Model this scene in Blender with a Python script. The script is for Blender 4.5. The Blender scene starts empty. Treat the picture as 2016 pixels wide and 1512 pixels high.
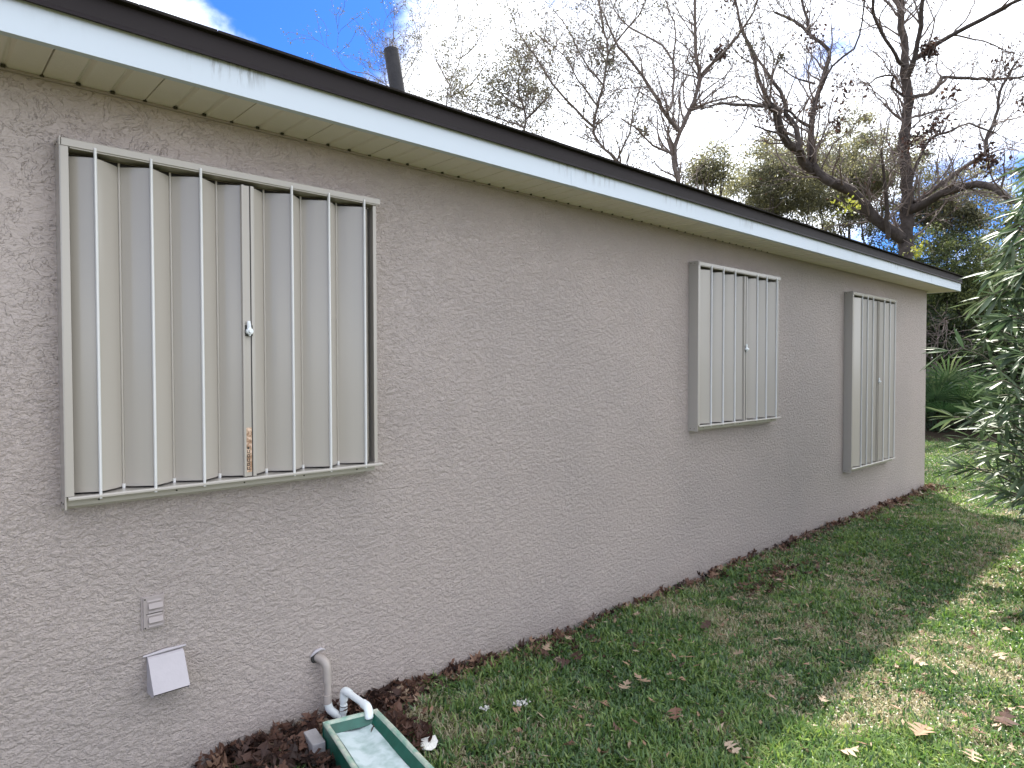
import bpy, math, random
import numpy as np
from mathutils import Vector, Matrix
R = math.radians
rng = np.random.default_rng(7)
random.seed(7)
S = bpy.context.scene
COL = S.collection

# ------------------------------------------------------------------ camera
YAW, PITCH, ROLL, FPX, CD, CH = R(47.407), R(1.336), R(0.122), 1314.6, 2.684, 1.55
f0 = Vector((math.cos(YAW), math.sin(YAW), 0)); r0 = Vector((math.sin(YAW), -math.cos(YAW), 0)); z0 = Vector((0, 0, 1))
FW = f0*math.cos(PITCH) - z0*math.sin(PITCH); U_ = z0*math.cos(PITCH) + f0*math.sin(PITCH)
RT = r0*math.cos(ROLL) - U_*math.sin(ROLL); UP = U_*math.cos(ROLL) + r0*math.sin(ROLL)
CP = Vector((0, -CD, CH))
cd = bpy.data.cameras.new('camera'); cam = bpy.data.objects.new('camera', cd); COL.objects.link(cam)
cam.matrix_world = Matrix(((RT.x, UP.x, -FW.x, CP.x), (RT.y, UP.y, -FW.y, CP.y), (RT.z, UP.z, -FW.z, CP.z), (0, 0, 0, 1)))
cd.sensor_width = 36; cd.lens = FPX/2016*36; cd.clip_start = 0.05; cd.clip_end = 2000
S.camera = cam

# ------------------------------------------------------------------ light
SUN_EL, SUN_AZ = R(54), R(34)          # azimuth from +X towards +Y
sd = Vector((math.cos(SUN_EL)*math.cos(SUN_AZ), math.cos(SUN_EL)*math.sin(SUN_AZ), math.sin(SUN_EL)))
sl = bpy.data.lights.new('sun', 'SUN'); sl.energy = 5.0; sl.angle = R(1.5); sl.color = (1, .95, .86)
so = bpy.data.objects.new('sun', sl); COL.objects.link(so); so.rotation_euler = sd.to_track_quat('Z', 'Y').to_euler()
W = bpy.data.worlds.new('World'); S.world = W; W.use_nodes = True
def sky_world():
    nt = W.node_tree; nt.nodes.clear(); N = nt.nodes.new; L = nt.links.new
    out = N('ShaderNodeOutputWorld'); bg = N('ShaderNodeBackground'); bg.inputs[1].default_value = .125
    sk = N('ShaderNodeTexSky'); sk.sky_type = 'NISHITA'; sk.sun_disc = False
    sk.sun_elevation = SUN_EL; sk.sun_rotation = R(90) - SUN_AZ; sk.air_density = 1.0; sk.dust_density = .6; sk.ozone_density = 1.6
    tc = N('ShaderNodeTexCoord')
    no = N('ShaderNodeTexNoise'); no.inputs['Scale'].default_value = 3.6; no.inputs['Detail'].default_value = 9; no.inputs['Roughness'].default_value = .55
    no.inputs['Distortion'].default_value = .5
    mp = N('ShaderNodeMapping'); mp.inputs['Scale'].default_value = (1, 1, 2.0); mp.inputs['Location'].default_value = (3.1, 1.7, .4)
    L(tc.outputs['Generated'], mp.inputs[0]); L(mp.outputs[0], no.inputs[0])
    acc = None
    def hole(u, v, w, amp): hole_dir((FW + RT*((u-1008)/FPX) + UP*((756-v)/FPX)).normalized(), w, amp)
    def hole_dir(d, w, amp):          # a clear patch of blue in this direction of the sky
        nonlocal acc
        dt = N('ShaderNodeVectorMath'); dt.operation = 'DISTANCE'; dt.inputs[1].default_value = d
        L(tc.outputs['Generated'], dt.inputs[0])
        mr = N('ShaderNodeMapRange'); mr.inputs['From Min'].default_value = 0; mr.inputs['From Max'].default_value = w
        mr.inputs['To Min'].default_value = amp; mr.inputs['To Max'].default_value = 0
        L(dt.outputs['Value'], mr.inputs[0])
        if acc is None: acc = mr.outputs[0]
        else:
            a = N('ShaderNodeMath'); a.operation = 'ADD'; L(acc, a.inputs[0]); L(mr.outputs[0], a.inputs[1]); acc = a.outputs[0]
    hole(530, 15, .22, .29); hole(680, -130, .2, .3); hole(1990, 440, .15, .34); hole(1640, 60, .09, .14); hole(1720, 520, .14, .34)
    hd = Vector((-.75, -.55, .35)).normalized()
    hole_dir(hd, .9, .29)
    sb = N('ShaderNodeMath'); sb.operation = 'SUBTRACT'; L(no.outputs['Fac'], sb.inputs[0]); L(acc, sb.inputs[1])
    cr = N('ShaderNodeMapRange'); cr.interpolation_type = 'SMOOTHSTEP'; cr.inputs['From Min'].default_value = .24; cr.inputs['From Max'].default_value = .43
    L(sb.outputs[0], cr.inputs[0])
    mx = N('ShaderNodeMix'); mx.data_type = 'RGBA'; L(cr.outputs[0], mx.inputs['Factor'])
    br = N('ShaderNodeMix'); br.data_type = 'RGBA'; L(no.outputs['Fac'], br.inputs['Factor'])
    br.inputs[6].default_value = (5.9, 6.3, 7.1, 1); br.inputs[7].default_value = (7.6, 7.9, 8.4, 1)
    dk = N('ShaderNodeMix'); dk.data_type = 'RGBA'; dk.blend_type = 'MULTIPLY'; dk.inputs['Factor'].default_value = 1; dk.inputs[7].default_value = (.11, .27, .60, 1)
    L(sk.outputs[0], dk.inputs[6]); L(dk.outputs[2], mx.inputs[6]); L(br.outputs[2], mx.inputs[7])
    L(mx.outputs[2], bg.inputs[0]); L(bg.outputs[0], out.inputs[0])
sky_world()
vs = S.view_settings; vs.view_transform = 'Standard'; vs.look = 'None'; vs.exposure = 1.5; vs.gamma = 1; vs.use_curve_mapping = False

# ------------------------------------------------------------------ helpers
def P(u, v, z):
    return CP + (FW + RT*((u-1008)/FPX) + UP*((756-v)/FPX))*z
def tag(o, label=None, cat=None, group=None, kind=None):
    if label: o['label'] = label
    if cat: o['category'] = cat
    if group: o['group'] = group
    if kind: o['kind'] = kind
    return o
def empty(name, loc=(0, 0, 0)):
    o = bpy.data.objects.new(name, None); o.empty_display_size = .1; COL.objects.link(o); o.location = loc; return o
class MB:
    def __init__(s): s.v = []; s.f = []; s.m = []; s.n = 0; s.att = []
    def add(s, v, f, mi=0, att=0.0):
        v = np.asarray(v, dtype=np.float32).reshape(-1, 3)
        if isinstance(f, np.ndarray): fl = [f+s.n]
        else: fl = [np.array([q], dtype=np.int32)+s.n for q in f]
        s.v.append(v)
        for q in fl:
            s.f.append(q); s.m.append(np.full(len(q), mi, dtype=np.int32))
        s.att.append(np.full(len(v), att, dtype=np.float32) if np.isscalar(att) else np.asarray(att, dtype=np.float32))
        s.n += len(v)
    def box(s, x0, x1, y0, y1, z0, z1, mi=0):
        v = [(x, y, z) for z in (z0, z1) for y in (y0, y1) for x in (x0, x1)]
        s.add(v, np.array([(0, 2, 3, 1), (4, 5, 7, 6), (0, 1, 5, 4), (2, 6, 7, 3), (0, 4, 6, 2), (1, 3, 7, 5)], dtype=np.int32), mi)
    def prism(s, pts, axis, a, b, mi=0):     # polygon (2D) extruded along axis
        def mk(p, c): return {'x': (c, p[0], p[1]), 'y': (p[0], c, p[1]), 'z': (p[0], p[1], c)}[axis]
        n = len(pts); v = [mk(p, a) for p in pts]+[mk(p, b) for p in pts]
        s.add(v, [tuple(range(n-1, -1, -1)), tuple(range(n, 2*n))]+[(i, (i+1) % n, n+(i+1) % n, n+i) for i in range(n)], mi)
    def tube(s, pts, rad, k=8, mi=0, cap=True, att=0.0):
        pts = np.asarray(pts, dtype=float); n = len(pts)
        rad = np.full(n, rad) if np.isscalar(rad) else np.asarray(rad)
        t = np.gradient(pts, axis=0); t /= np.linalg.norm(t, axis=1)[:, None]+1e-9
        a = np.array([0, 0, 1.]) if abs(t[0][2]) < .9 else np.array([1., 0, 0])
        X = np.cross(t[0], a); X /= np.linalg.norm(X); ang = np.arange(k)*2*np.pi/k; V = []
        for i in range(n):
            X = X - t[i]*X.dot(t[i]); X /= np.linalg.norm(X)+1e-9; Y = np.cross(t[i], X)
            V.append(pts[i]+rad[i]*(np.cos(ang)[:, None]*X+np.sin(ang)[:, None]*Y))
        V = np.concatenate(V); i = np.arange(n-1)[:, None]*k; j = np.arange(k)[None]; jn = (j+1) % k
        F = np.stack([i+j, i+jn, i+k+jn, i+k+j], -1).reshape(-1, 4)
        s.add(V, F, mi, att)
        if cap: s.add(V[:k], [tuple(range(k-1, -1, -1))], mi, att); s.add(V[-k:], [tuple(range(k))], mi, att)
    def build(s, name, mats, parent=None, smooth=False, bevel=0):
        me = bpy.data.meshes.new(name)
        V = np.concatenate(s.v); me.vertices.add(len(V)); me.vertices.foreach_set('co', V.ravel())
        li = np.concatenate([q.ravel() for q in s.f]); tot = np.concatenate([np.full(len(q), q.shape[1], dtype=np.int32) for q in s.f])
        me.loops.add(len(li)); me.loops.foreach_set('vertex_index', li.astype(np.int32))
        me.polygons.add(len(tot)); me.polygons.foreach_set('loop_start', np.concatenate([[0], np.cumsum(tot)[:-1]]).astype(np.int32))
        mi = np.concatenate(s.m)
        me.polygons.foreach_set('material_index', mi)
        me.polygons.foreach_set('use_smooth', np.full(len(tot), bool(smooth)))
        at = np.concatenate(s.att)
        if at.any():
            A = me.attributes.new('tint', 'FLOAT', 'POINT'); A.data.foreach_set('value', at)
        me.update(calc_edges=True); me.validate()
        for m in (mats if isinstance(mats, (list, tuple)) else [mats]): me.materials.append(m)
        o = bpy.data.objects.new(name, me); COL.objects.link(o)
        if parent: o.parent = parent
        if bevel:
            b = o.modifiers.new('bevel', 'BEVEL'); b.width = bevel; b.segments = 2; b.limit_method = 'ANGLE'; b.angle_limit = R(35)
        return o

# ------------------------------------------------------------------ materials
def mat(name, col, rough=.6, spec=.5, metal=0, var=0, vscale=5, bump=0, bscale=30, trans=0, sheen=0, coat=0):
    m = bpy.data.materials.new(name); m.use_nodes = True; nt = m.node_tree; b = nt.nodes['Principled BSDF']
    b.inputs['Base Color'].default_value = (*col, 1); b.inputs['Roughness'].default_value = rough
    b.inputs['Specular IOR Level'].default_value = spec; b.inputs['Metallic'].default_value = metal
    if coat: b.inputs['Coat Weight'].default_value = coat
    N = nt.nodes.new; L = nt.links.new; tc = N('ShaderNodeTexCoord')
    if var:
        n = N('ShaderNodeTexNoise'); n.inputs['Scale'].default_value = vscale; n.inputs['Detail'].default_value = 6; L(tc.outputs['Object'], n.inputs[0])
        c = N('ShaderNodeMix'); c.data_type = 'RGBA'; L(n.outputs['Fac'], c.inputs['Factor'])
        c.inputs[6].default_value = (*[x*(1-var) for x in col], 1); c.inputs[7].default_value = (*[min(1, x*(1+var)) for x in col], 1)
        L(c.outputs[2], b.inputs['Base Color'])
    if bump:
        n = N('ShaderNodeTexNoise'); n.inputs['Scale'].default_value = bscale; n.inputs['Detail'].default_value = 5; L(tc.outputs['Object'], n.inputs[0])
        bp = N('ShaderNodeBump'); bp.inputs['Strength'].default_value = bump; bp.inputs['Distance'].default_value = .01 if bscale > 20 else .05; L(n.outputs['Fac'], bp.inputs['Height']); L(bp.outputs[0], b.inputs['Normal'])
    return m
def leafmat(name, stops, rough=.5, spec=.4, trans=.35, attr=True):
    m = bpy.data.materials.new(name); m.use_nodes = True; nt = m.node_tree; nt.nodes.clear(); N = nt.nodes.new; L = nt.links.new
    out = N('ShaderNodeOutputMaterial'); b = N('ShaderNodeBsdfPrincipled'); b.inputs['Roughness'].default_value = rough; b.inputs['Specular IOR Level'].default_value = spec
    a = N('ShaderNodeAttribute'); a.attribute_name = 'tint'; r = N('ShaderNodeValToRGB')
    e = r.color_ramp.elements
    while len(e) < len(stops): e.new(.5)
    for k, (p, c) in enumerate(stops): e[k].position = p; e[k].color = (*c, 1)
    L(a.outputs['Fac'], r.inputs[0]); L(r.outputs[0], b.inputs['Base Color'])
    if trans:
        t = N('ShaderNodeBsdfTranslucent'); hs = N('ShaderNodeHueSaturation'); hs.inputs['Value'].default_value = 1.5; hs.inputs['Saturation'].default_value = 1.1
        L(r.outputs[0], hs.inputs['Color']); L(hs.outputs[0], t.inputs[0])
        mx = N('ShaderNodeMixShader'); mx.inputs[0].default_value = trans; L(b.outputs[0], mx.inputs[1]); L(t.outputs[0], mx.inputs[2]); L(mx.outputs[0], out.inputs[0])
    else: L(b.outputs[0], out.inputs[0])
    return m

def stucco():
    m = bpy.data.materials.new('stucco'); m.use_nodes = True; nt = m.node_tree; b = nt.nodes['Principled BSDF']; N = nt.nodes.new; L = nt.links.new
    b.inputs['Roughness'].default_value = .48; b.inputs['Specular IOR Level'].default_value = .5
    tc = N('ShaderNodeTexCoord')
    def noise(sc, det, dist=0, rough=.5, src=None):
        n = N('ShaderNodeTexNoise'); n.inputs['Scale'].default_value = sc; n.inputs['Detail'].default_value = det; n.inputs['Distortion'].default_value = dist; n.inputs['Roughness'].default_value = rough
        L(src or tc.outputs['Object'], n.inputs[0]); return n.outputs['Fac']
    def mr(x, a, c, lo=0, hi=1, smooth=True):
        q = N('ShaderNodeMapRange'); q.inputs['From Min'].default_value = a; q.inputs['From Max'].default_value = c; q.inputs['To Min'].default_value = lo; q.inputs['To Max'].default_value = hi
        if smooth: q.interpolation_type = 'SMOOTHSTEP'
        L(x, q.inputs[0]); return q.outputs[0]
    def op(o, a, c):
        q = N('ShaderNodeMath'); q.operation = o
        for i, x in enumerate((a, c)):
            if isinstance(x, (int, float)): q.inputs[i].default_value = x
            else: L(x, q.inputs[i])
        return q.outputs[0]
    # trowelled plateaus: flat lobes with crisp curled edges, finer and tighter lower down
    rot = N('ShaderNodeMapping'); rot.inputs['Rotation'].default_value = (0, R(38), 0); rot.inputs['Scale'].default_value = (1, 1, 1.55); L(tc.outputs['Object'], rot.inputs[0])
    big = noise(10, 5, .55, .60); mid = noise(34, 4, .35, .62, rot.outputs[0]); fine = noise(95, 3, .3, .6, rot.outputs[0]); mask = noise(1.1, 3, .3)
    pl = op('ADD', mr(big, .47, .482), op('MULTIPLY', mr(big, .55, .562), .8))
    pm = op('ADD', op('ADD', mr(mid, .44, .46), op('MULTIPLY', mr(mid, .54, .56), .8)), op('MULTIPLY', mr(mid, .3, .7), 1.2))
    sx = N('ShaderNodeSeparateXYZ'); L(tc.outputs['Object'], sx.inputs[0])
    low = mr(op('ADD', sx.outputs[2], op('MULTIPLY', mask, 1.6)), 2.75, 1.75)    # rises towards the ground
    mk = op('MAXIMUM', low, mr(sx.outputs[0], .5, 2.6, 0, .8))
    a = op('MULTIPLY', pl, op('SUBTRACT', 1.25, mk)); c = op('MULTIPLY', pm, op('ADD', .25, op('MULTIPLY', mk, .48)))
    h = op('ADD', op('ADD', a, c), op('ADD', op('ADD', op('MULTIPLY', fine, op('ADD', .2, op('MULTIPLY', mk, .5))), op('MULTIPLY', mr(fine, .47, .52), op('MULTIPLY', mk, .35))), op('MULTIPLY', noise(190, 2), .12)))
    bp = N('ShaderNodeBump'); bp.inputs['Strength'].default_value = .9; bp.inputs['Distance'].default_value = .0040
    L(h, bp.inputs['Height']); L(bp.outputs[0], b.inputs['Normal'])
    c1 = N('ShaderNodeMix'); c1.data_type = 'RGBA'; L(mr(noise(.9, 6, .2, .6), .35, .65), c1.inputs['Factor'])
    c1.inputs[6].default_value = (.412, .350, .320, 1); c1.inputs[7].default_value = (.455, .382, .345, 1)
    # splash-back dirt by the ground
    c2 = N('ShaderNodeMix'); c2.data_type = 'RGBA'; L(mr(op('ADD', sx.outputs[2], op('MULTIPLY', noise(6, 5), .22)), .30, .06, 0, .35), c2.inputs['Factor'])
    L(c1.outputs[2], c2.inputs[6]); c2.inputs[7].default_value = (.17, .14, .12, 1); L(c2.outputs[2], b.inputs['Base Color'])
    return m
def fascia_mat():
    m = bpy.data.materials.new('white_fascia'); m.use_nodes = True; nt = m.node_tree; b = nt.nodes['Principled BSDF']; N = nt.nodes.new; L = nt.links.new
    b.inputs['Roughness'].default_value = .42
    tc = N('ShaderNodeTexCoord'); mp = N('ShaderNodeMapping'); mp.inputs['Scale'].default_value = (38, 38, 5); L(tc.outputs['Object'], mp.inputs[0])
    n = N('ShaderNodeTexNoise'); n.inputs['Scale'].default_value = 1; n.inputs['Detail'].default_value = 6; n.inputs['Roughness'].default_value = .65; L(mp.outputs[0], n.inputs[0])
    n2 = N('ShaderNodeTexNoise'); n2.inputs['Scale'].default_value = 1.9; n2.inputs['Detail'].default_value = 3; L(tc.outputs['Object'], n2.inputs[0])
    sx = N('ShaderNodeSeparateXYZ'); L(tc.outputs['Object'], sx.inputs[0])
    def mr(x, a, c, lo=0, hi=1):
        q = N('ShaderNodeMapRange'); q.inputs['From Min'].default_value = a; q.inputs['From Max'].default_value = c; q.inputs['To Min'].default_value = lo; q.inputs['To Max'].default_value = hi; L(x, q.inputs[0]); return q.outputs[0]
    def mul(a, c):
        q = N('ShaderNodeMath'); q.operation = 'MULTIPLY'; L(a, q.inputs[0]); L(c, q.inputs[1]); return q.outputs[0]
    # the worst run of mildew sits near x = 1.0, lighter streaks elsewhere
    d = N('ShaderNodeMath'); d.operation = 'SUBTRACT'; L(sx.outputs[0], d.inputs[0]); d.inputs[1].default_value = .86
    ab = N('ShaderNodeMath'); ab.operation = 'ABSOLUTE'; L(d.outputs[0], ab.inputs[0])
    mx = N('ShaderNodeMath'); mx.operation = 'MAXIMUM'; L(mr(ab.outputs[0], .05, .16, 1, 0), mx.inputs[0]); L(mul(mr(n2.outputs['Fac'], .5, .66), mr(sx.outputs[0], 1.0, 5, .15, 1.0)), mx.inputs[1])
    fac = mul(mul(mr(n.outputs['Fac'], .50, .62), mr(sx.outputs[2], 2.535, 2.61)), mx.outputs[0])
    c = N('ShaderNodeMix'); c.data_type = 'RGBA'; L(fac, c.inputs['Factor']); c.inputs[6].default_value = (.54, .60, .66, 1); c.inputs[7].default_value = (.13, .13, .12, 1)
    L(c.outputs[2], b.inputs['Base Color']); return m
def lawn_mat():
    m = bpy.data.materials.new('lawn_soil'); m.use_nodes = True; nt = m.node_tree; b = nt.nodes['Principled BSDF']; N = nt.nodes.new; L = nt.links.new
    b.inputs['Roughness'].default_value = .95; b.inputs['Specular IOR Level'].default_value = .1
    tc = N('ShaderNodeTexCoord')
    n = N('ShaderNodeTexNoise'); n.inputs['Scale'].default_value = 60; n.inputs['Detail'].default_value = 6; L(tc.outputs['Object'], n.inputs[0])
    n2 = N('ShaderNodeTexNoise'); n2.inputs['Scale'].default_value = 1.4; n2.inputs['Detail'].default_value = 4; L(tc.outputs['Object'], n2.inputs[0])
    r = N('ShaderNodeValToRGB'); e = r.color_ramp.elements; e[0].position = .3; e[0].color = (.018, .025, .010, 1); e[1].position = .7; e[1].color = (.075, .085, .030, 1); L(n.outputs['Fac'], r.inputs[0])
    c = N('ShaderNodeMix'); c.data_type = 'RGBA'; L(n2.outputs['Fac'], c.inputs['Factor']); L(r.outputs[0], c.inputs[6]); c.inputs[7].default_value = (.085, .068, .04, 1)
    L(c.outputs[2], b.inputs['Base Color'])
    bp = N('ShaderNodeBump'); bp.inputs['Strength'].default_value = .8; bp.inputs['Distance'].default_value = .02; L(n.outputs['Fac'], bp.inputs['Height']); L(bp.outputs[0], b.inputs['Normal'])
    return m
def trough_mat(name, c0, c1, sc, lo=.42, hi=.6, rough=.45):
    m = bpy.data.materials.new(name); m.use_nodes = True; nt = m.node_tree; b = nt.nodes['Principled BSDF']; N = nt.nodes.new; L = nt.links.new
    b.inputs['Roughness'].default_value = rough
    tc = N('ShaderNodeTexCoord'); n = N('ShaderNodeTexNoise'); n.inputs['Scale'].default_value = sc; n.inputs['Detail'].default_value = 8; n.inputs['Distortion'].default_value = .25; L(tc.outputs['Object'], n.inputs[0])
    r = N('ShaderNodeValToRGB'); e = r.color_ramp.elements; e[0].position = lo; e[0].color = (*c0, 1); e[1].position = hi; e[1].color = (*c1, 1); L(n.outputs['Fac'], r.inputs[0]); L(r.outputs[0], b.inputs['Base Color'])
    bp = N('ShaderNodeBump'); bp.inputs['Strength'].default_value = .3; bp.inputs['Distance'].default_value = .004; L(n.outputs['Fac'], bp.inputs['Height']); L(bp.outputs[0], b.inputs['Normal'])
    return m
M = {}
M['stucco'] = stucco(); M['fascia'] = fascia_mat()
M['soffit'] = mat('vinyl_soffit', (.70, .645, .58), .55, bump=.12, bscale=60, var=.05)
M['groove'] = mat('soffit_gap', (.05, .045, .035), .9)
M['drip'] = mat('brown_drip_edge', (.016, .011, .012), .6, .25, var=.15, vscale=3)
M['shingle'] = mat('shingle', (.030, .026, .024), 1.0, .05, var=.5, vscale=40, bump=.6, bscale=120)
M['shut'] = mat('beige_aluminium', (.41, .375, .33), .19, .5, var=.02, vscale=2)
M['rib'] = mat('pale_aluminium', (.66, .65, .63), .34, .5)
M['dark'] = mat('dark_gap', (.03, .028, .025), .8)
M['white'] = mat('white_plastic', (.78, .80, .80), .35)
M['pvc'] = mat('white_pvc', (.72, .75, .74), .38, var=.06, vscale=20)
M['pvcp'] = mat('painted_pvc', (.37, .32, .285), .5, var=.1, vscale=25, bump=.1, bscale=80)
M['hood'] = mat('weathered_hood_paint', (.42, .385, .40), .5, var=.08, vscale=14, bump=.08, bscale=50)
M['ventp'] = mat('painted_vent_metal', (.34, .29, .275), .5, var=.08, vscale=30)
M['copper'] = trough_mat('copper_foil_label', (.32, .18, .10), (.72, .52, .38), 60, .4, .62, .35)
M['ink'] = mat('black_ink', (.02, .018, .016), .5)
M['pipe'] = mat('sooty_vent_pipe', (.028, .026, .028), .8, var=.6, vscale=22, bump=.3, bscale=60)
M['conc'] = mat('grey_concrete', (.33, .31, .31), .9, var=.2, vscale=30, bump=.4, bscale=90)
M['tg'] = trough_mat('dark_green_plastic', (.008, .075, .050), (.014, .115, .080), 18, .35, .7, .4)
M['tr'] = trough_mat('faded_green_rim', (.22, .36, .28), (.48, .50, .41), 26, .35, .62, .55)
M['tf'] = trough_mat('bleached_trough_floor', (.30, .42, .39), (.60, .68, .69), 19, .28, .60, .4)
M['lawn'] = lawn_mat()
M['grass'] = leafmat('grass_blade', [(0, (.034, .074, .028)), (.35, (.100, .180, .050)), (.6, (.20, .28, .07)), (.72, (.26, .23, .13)), (1, (.46, .41, .29))], .38, .5, .35)
M['litter'] = leafmat('dead_leaf', [(0, (.022, .013, .011)), (.35, (.072, .036, .026)), (.6, (.17, .090, .062)), (.8, (.28, .17, .11)), (1, (.39, .31, .23))], .6, .3, .15)
M['ole'] = leafmat('oleander_leaf', [(0, (.050, .085, .042)), (.6, (.105, .150, .080)), (1, (.17, .21, .11))], .50, .6, .20)
M['palm'] = leafmat('palmetto_leaf', [(0, (.022, .050, .020)), (.6, (.055, .100, .040)), (1, (.17, .21, .10))], .32, .6, .4)
M['ever'] = leafmat('evergreen_leaf', [(0, (.065, .068, .044)), (.5, (.135, .135, .080)), (.85, (.20, .19, .10)), (1, (.28, .27, .13))], .42, .5, .4)
M['olive'] = leafmat('olive_leaf', [(0, (.050, .046, .034)), (.6, (.10, .095, .060)), (1, (.19, .17, .08))], .55, .4, .3)
M['thick'] = leafmat('thicket_leaf', [(0, (.030, .045, .022)), (.55, (.085, .110, .045)), (1, (.19, .21, .07))], .4, .5, .42)
M['yellow'] = leafmat('yellow_leaf', [(0, (.17, .20, .05)), (1, (.34, .33, .07))], .5, .3, .4)
M['bark'] = mat('oak_bark', (.075, .062, .056), .95, .1, var=.6, vscale=7, bump=1, bscale=9)
M['bark2'] = mat('grey_bark', (.15, .120, .105), .9, .2, var=.4, vscale=4, bump=.5, bscale=16)
M['twig'] = mat('twig_bark', (.17, .135, .12), .85, .2, var=.3, vscale=3)
M['litfloor'] = mat('leaf_mould', (.035, .026, .018), .95, .1, var=.5, vscale=20, bump=.8, bscale=40)
M['fluff'] = mat('white_fluff', (.66, .64, .60), .9, .1, bump=.6, bscale=90)
M['stem'] = mat('oleander_stem', (.10, .09, .06), .8)

# ------------------------------------------------------------------ setting: ground
b = MB()
xs = np.concatenate([[-400, -60, -12], np.linspace(-4, 24, 113), [60, 400]]); ys = np.concatenate([[-400, -60, -10], np.linspace(-6, 8, 57), [40, 400]])
def gz(x, y): return .012*np.sin(1.3*x+.6*y)*np.sin(.9*y+1.1)+.006*np.sin(4.1*x-2.7*y)
gx, gy = np.meshgrid(xs, ys); gzv = np.where((gx > -4) & (gx < 24) & (gy > -6) & (gy < 8), gz(gx, gy)-.012, -.02)
nx, ny = len(xs), len(ys); idx = np.arange(nx*ny).reshape(ny, nx)
b.add(np.stack([gx, gy, gzv], -1).reshape(-1, 3), np.stack([idx[:-1, :-1], idx[:-1, 1:], idx[1:, 1:], idx[1:, :-1]], -1).reshape(-1, 4).astype(np.int32))
tag(b.build('lawn', M['lawn'], smooth=True), kind='structure')
def zg(x, y): return gz(x, y)-.012

# ------------------------------------------------------------------ house
XL, XR, YB, ZS, OV = -4.0, 9.597, 8.6, 2.514, .296
house = empty('house', (4, 4, 0)); house.location = (0, 0, 0)
tag(house, 'single-storey taupe stucco house with white fascia, dark roof edge and closed storm shutters', 'house')
b = MB(); b.box(XL, XR, 0, YB, -.3, ZS+.02)
wall = b.build('wall', M['stucco'], house)
# soffit: strips across x with real V grooves between them
b = MB()
def soffit_run(b, s0, s1, place, first=None):
    n = int((s1-s0)/.1016)+1
    prof = []
    for k in range(n+1):
        s = s0+k*.1016
        wide = .011 if k % 3 else .0026; dp = .0075 if k % 3 else .012
        prof += [(s-wide, 0), (s-wide*.25, dp), (s+wide*.25, dp), (s+wide, 0)]
    v = []; 
    for s, d in prof: v += [place(s, 0, d), place(s, 1, d)]
    m = len(prof); f = np.array([(2*i, 2*i+1, 2*i+3, 2*i+2) for i in range(m-1)], dtype=np.int32)
    b.add(v, f)
start = .364-.1016*3*20
soffit_run(b, start, XR+OV, lambda s, t, d: (min(s, XR+OV-.01), (-.004 if t == 0 else -OV+.012), ZS+d))
soffit_run(b, -OV+.02, YB, lambda s, t, d: ((XR+.004 if t == 0 else XR+OV-.012), max(s, -.003), ZS+.0005+d))
soffit = b.build('soffit', M['soffit'], house)
b = MB(); b.box(XL, XR+.010, -.012, -.0, ZS-.010, ZS-.001); b.box(XR, XR+.012, .0, YB, ZS-.010, ZS-.001)
b.build('soffit_channel', M['ventp'], house)
# dark vent holes where the grooves meet the wall channel
b = MB()
for k in range(0, 110):
    s = start+k*.1016
    if s > -.2 and s < XR-.05:
        b = MB(); b.box(s-.006, s+.006, -.018, -.0125, ZS-.005, ZS+.004); b.build('groove_end', M['groove'], soffit)
# fascia boards with a bottom return lip
b = MB(); yo = -OV; xo = XR+OV
b.prism([(yo, ZS-.004), (yo, 2.625), (yo+.012, 2.625), (yo+.012, ZS+.006), (yo+.03, ZS+.006), (yo+.03, ZS-.004)], 'x', XL-.3, xo-.0125)
b.box(xo-.012, xo, yo, YB+.3, ZS-.004, 2.625)
for xj in (2.62, 5.66, 8.70): b.box(xj, xj+.05, yo-.0012, yo-.0001, ZS-.003, 2.611)
fas = b.build('fascia', M['fascia'], house, bevel=.0015)
tag(fas, 'white metal fascia with dark mildew streaks')
b = MB()
b.prism([(yo-.002, 2.612), (yo-.016, 2.607), (yo-.018, 2.609), (yo-.010, 2.624), (yo-.013, 2.684), (yo+.02, 2.684)], 'x', XL-.3, xo+.013)
b.prism([(xo+.002, 2.612), (xo+.016, 2.607), (xo+.018, 2.609), (xo+.010, 2.624), (xo+.013, 2.684), (xo-.02, 2.684)], 'y', yo+.003, YB+.3)
# hip roof shell
e = .03; ez = 2.691; X0, X1, Y0, Y1 = XL-OV-e, xo+e, -OV-e, YB+OV+e; hw = (Y1-Y0)/2; rz = ez+hw*.30; ym = (Y0+Y1)/2
drip = b.build('drip_edge', M['drip'], house)
b = MB()
vt = [(X0, Y0, ez), (X1, Y0, ez), (X1, Y1, ez), (X0, Y1, ez), (X0+hw, ym, rz), (X1-hw, ym, rz)]
b.add(vt, [(0, 1, 5, 4), (1, 2, 5), (2, 3, 4, 5), (3, 0, 4)]); b.box(X0+.02, X1-.02, Y0+.02, Y1-.02, ez-.006, ez-.001)
# ragged shingle butts along the eave
x = -1.0
while x < X1-.02:
    w = random.uniform(.18, .33); w = min(w, X1-x)
    h = random.choice([.006, .010, .008, .012]); o = random.uniform(0, .006)
    b.box(x, x+w-.003, Y0-.004-o, Y0+.30, ez-.004, ez+h*.6); x += w
x = Y0
while x < 8:
    w = random.uniform(.2, .33); b.box(X1-.25, X1+.004+random.uniform(0, .006), x, x+w-.003, ez-.004, ez+random.uniform(.003, .008)); x += w
roof = b.build('roof', M['shingle'], house)
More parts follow.
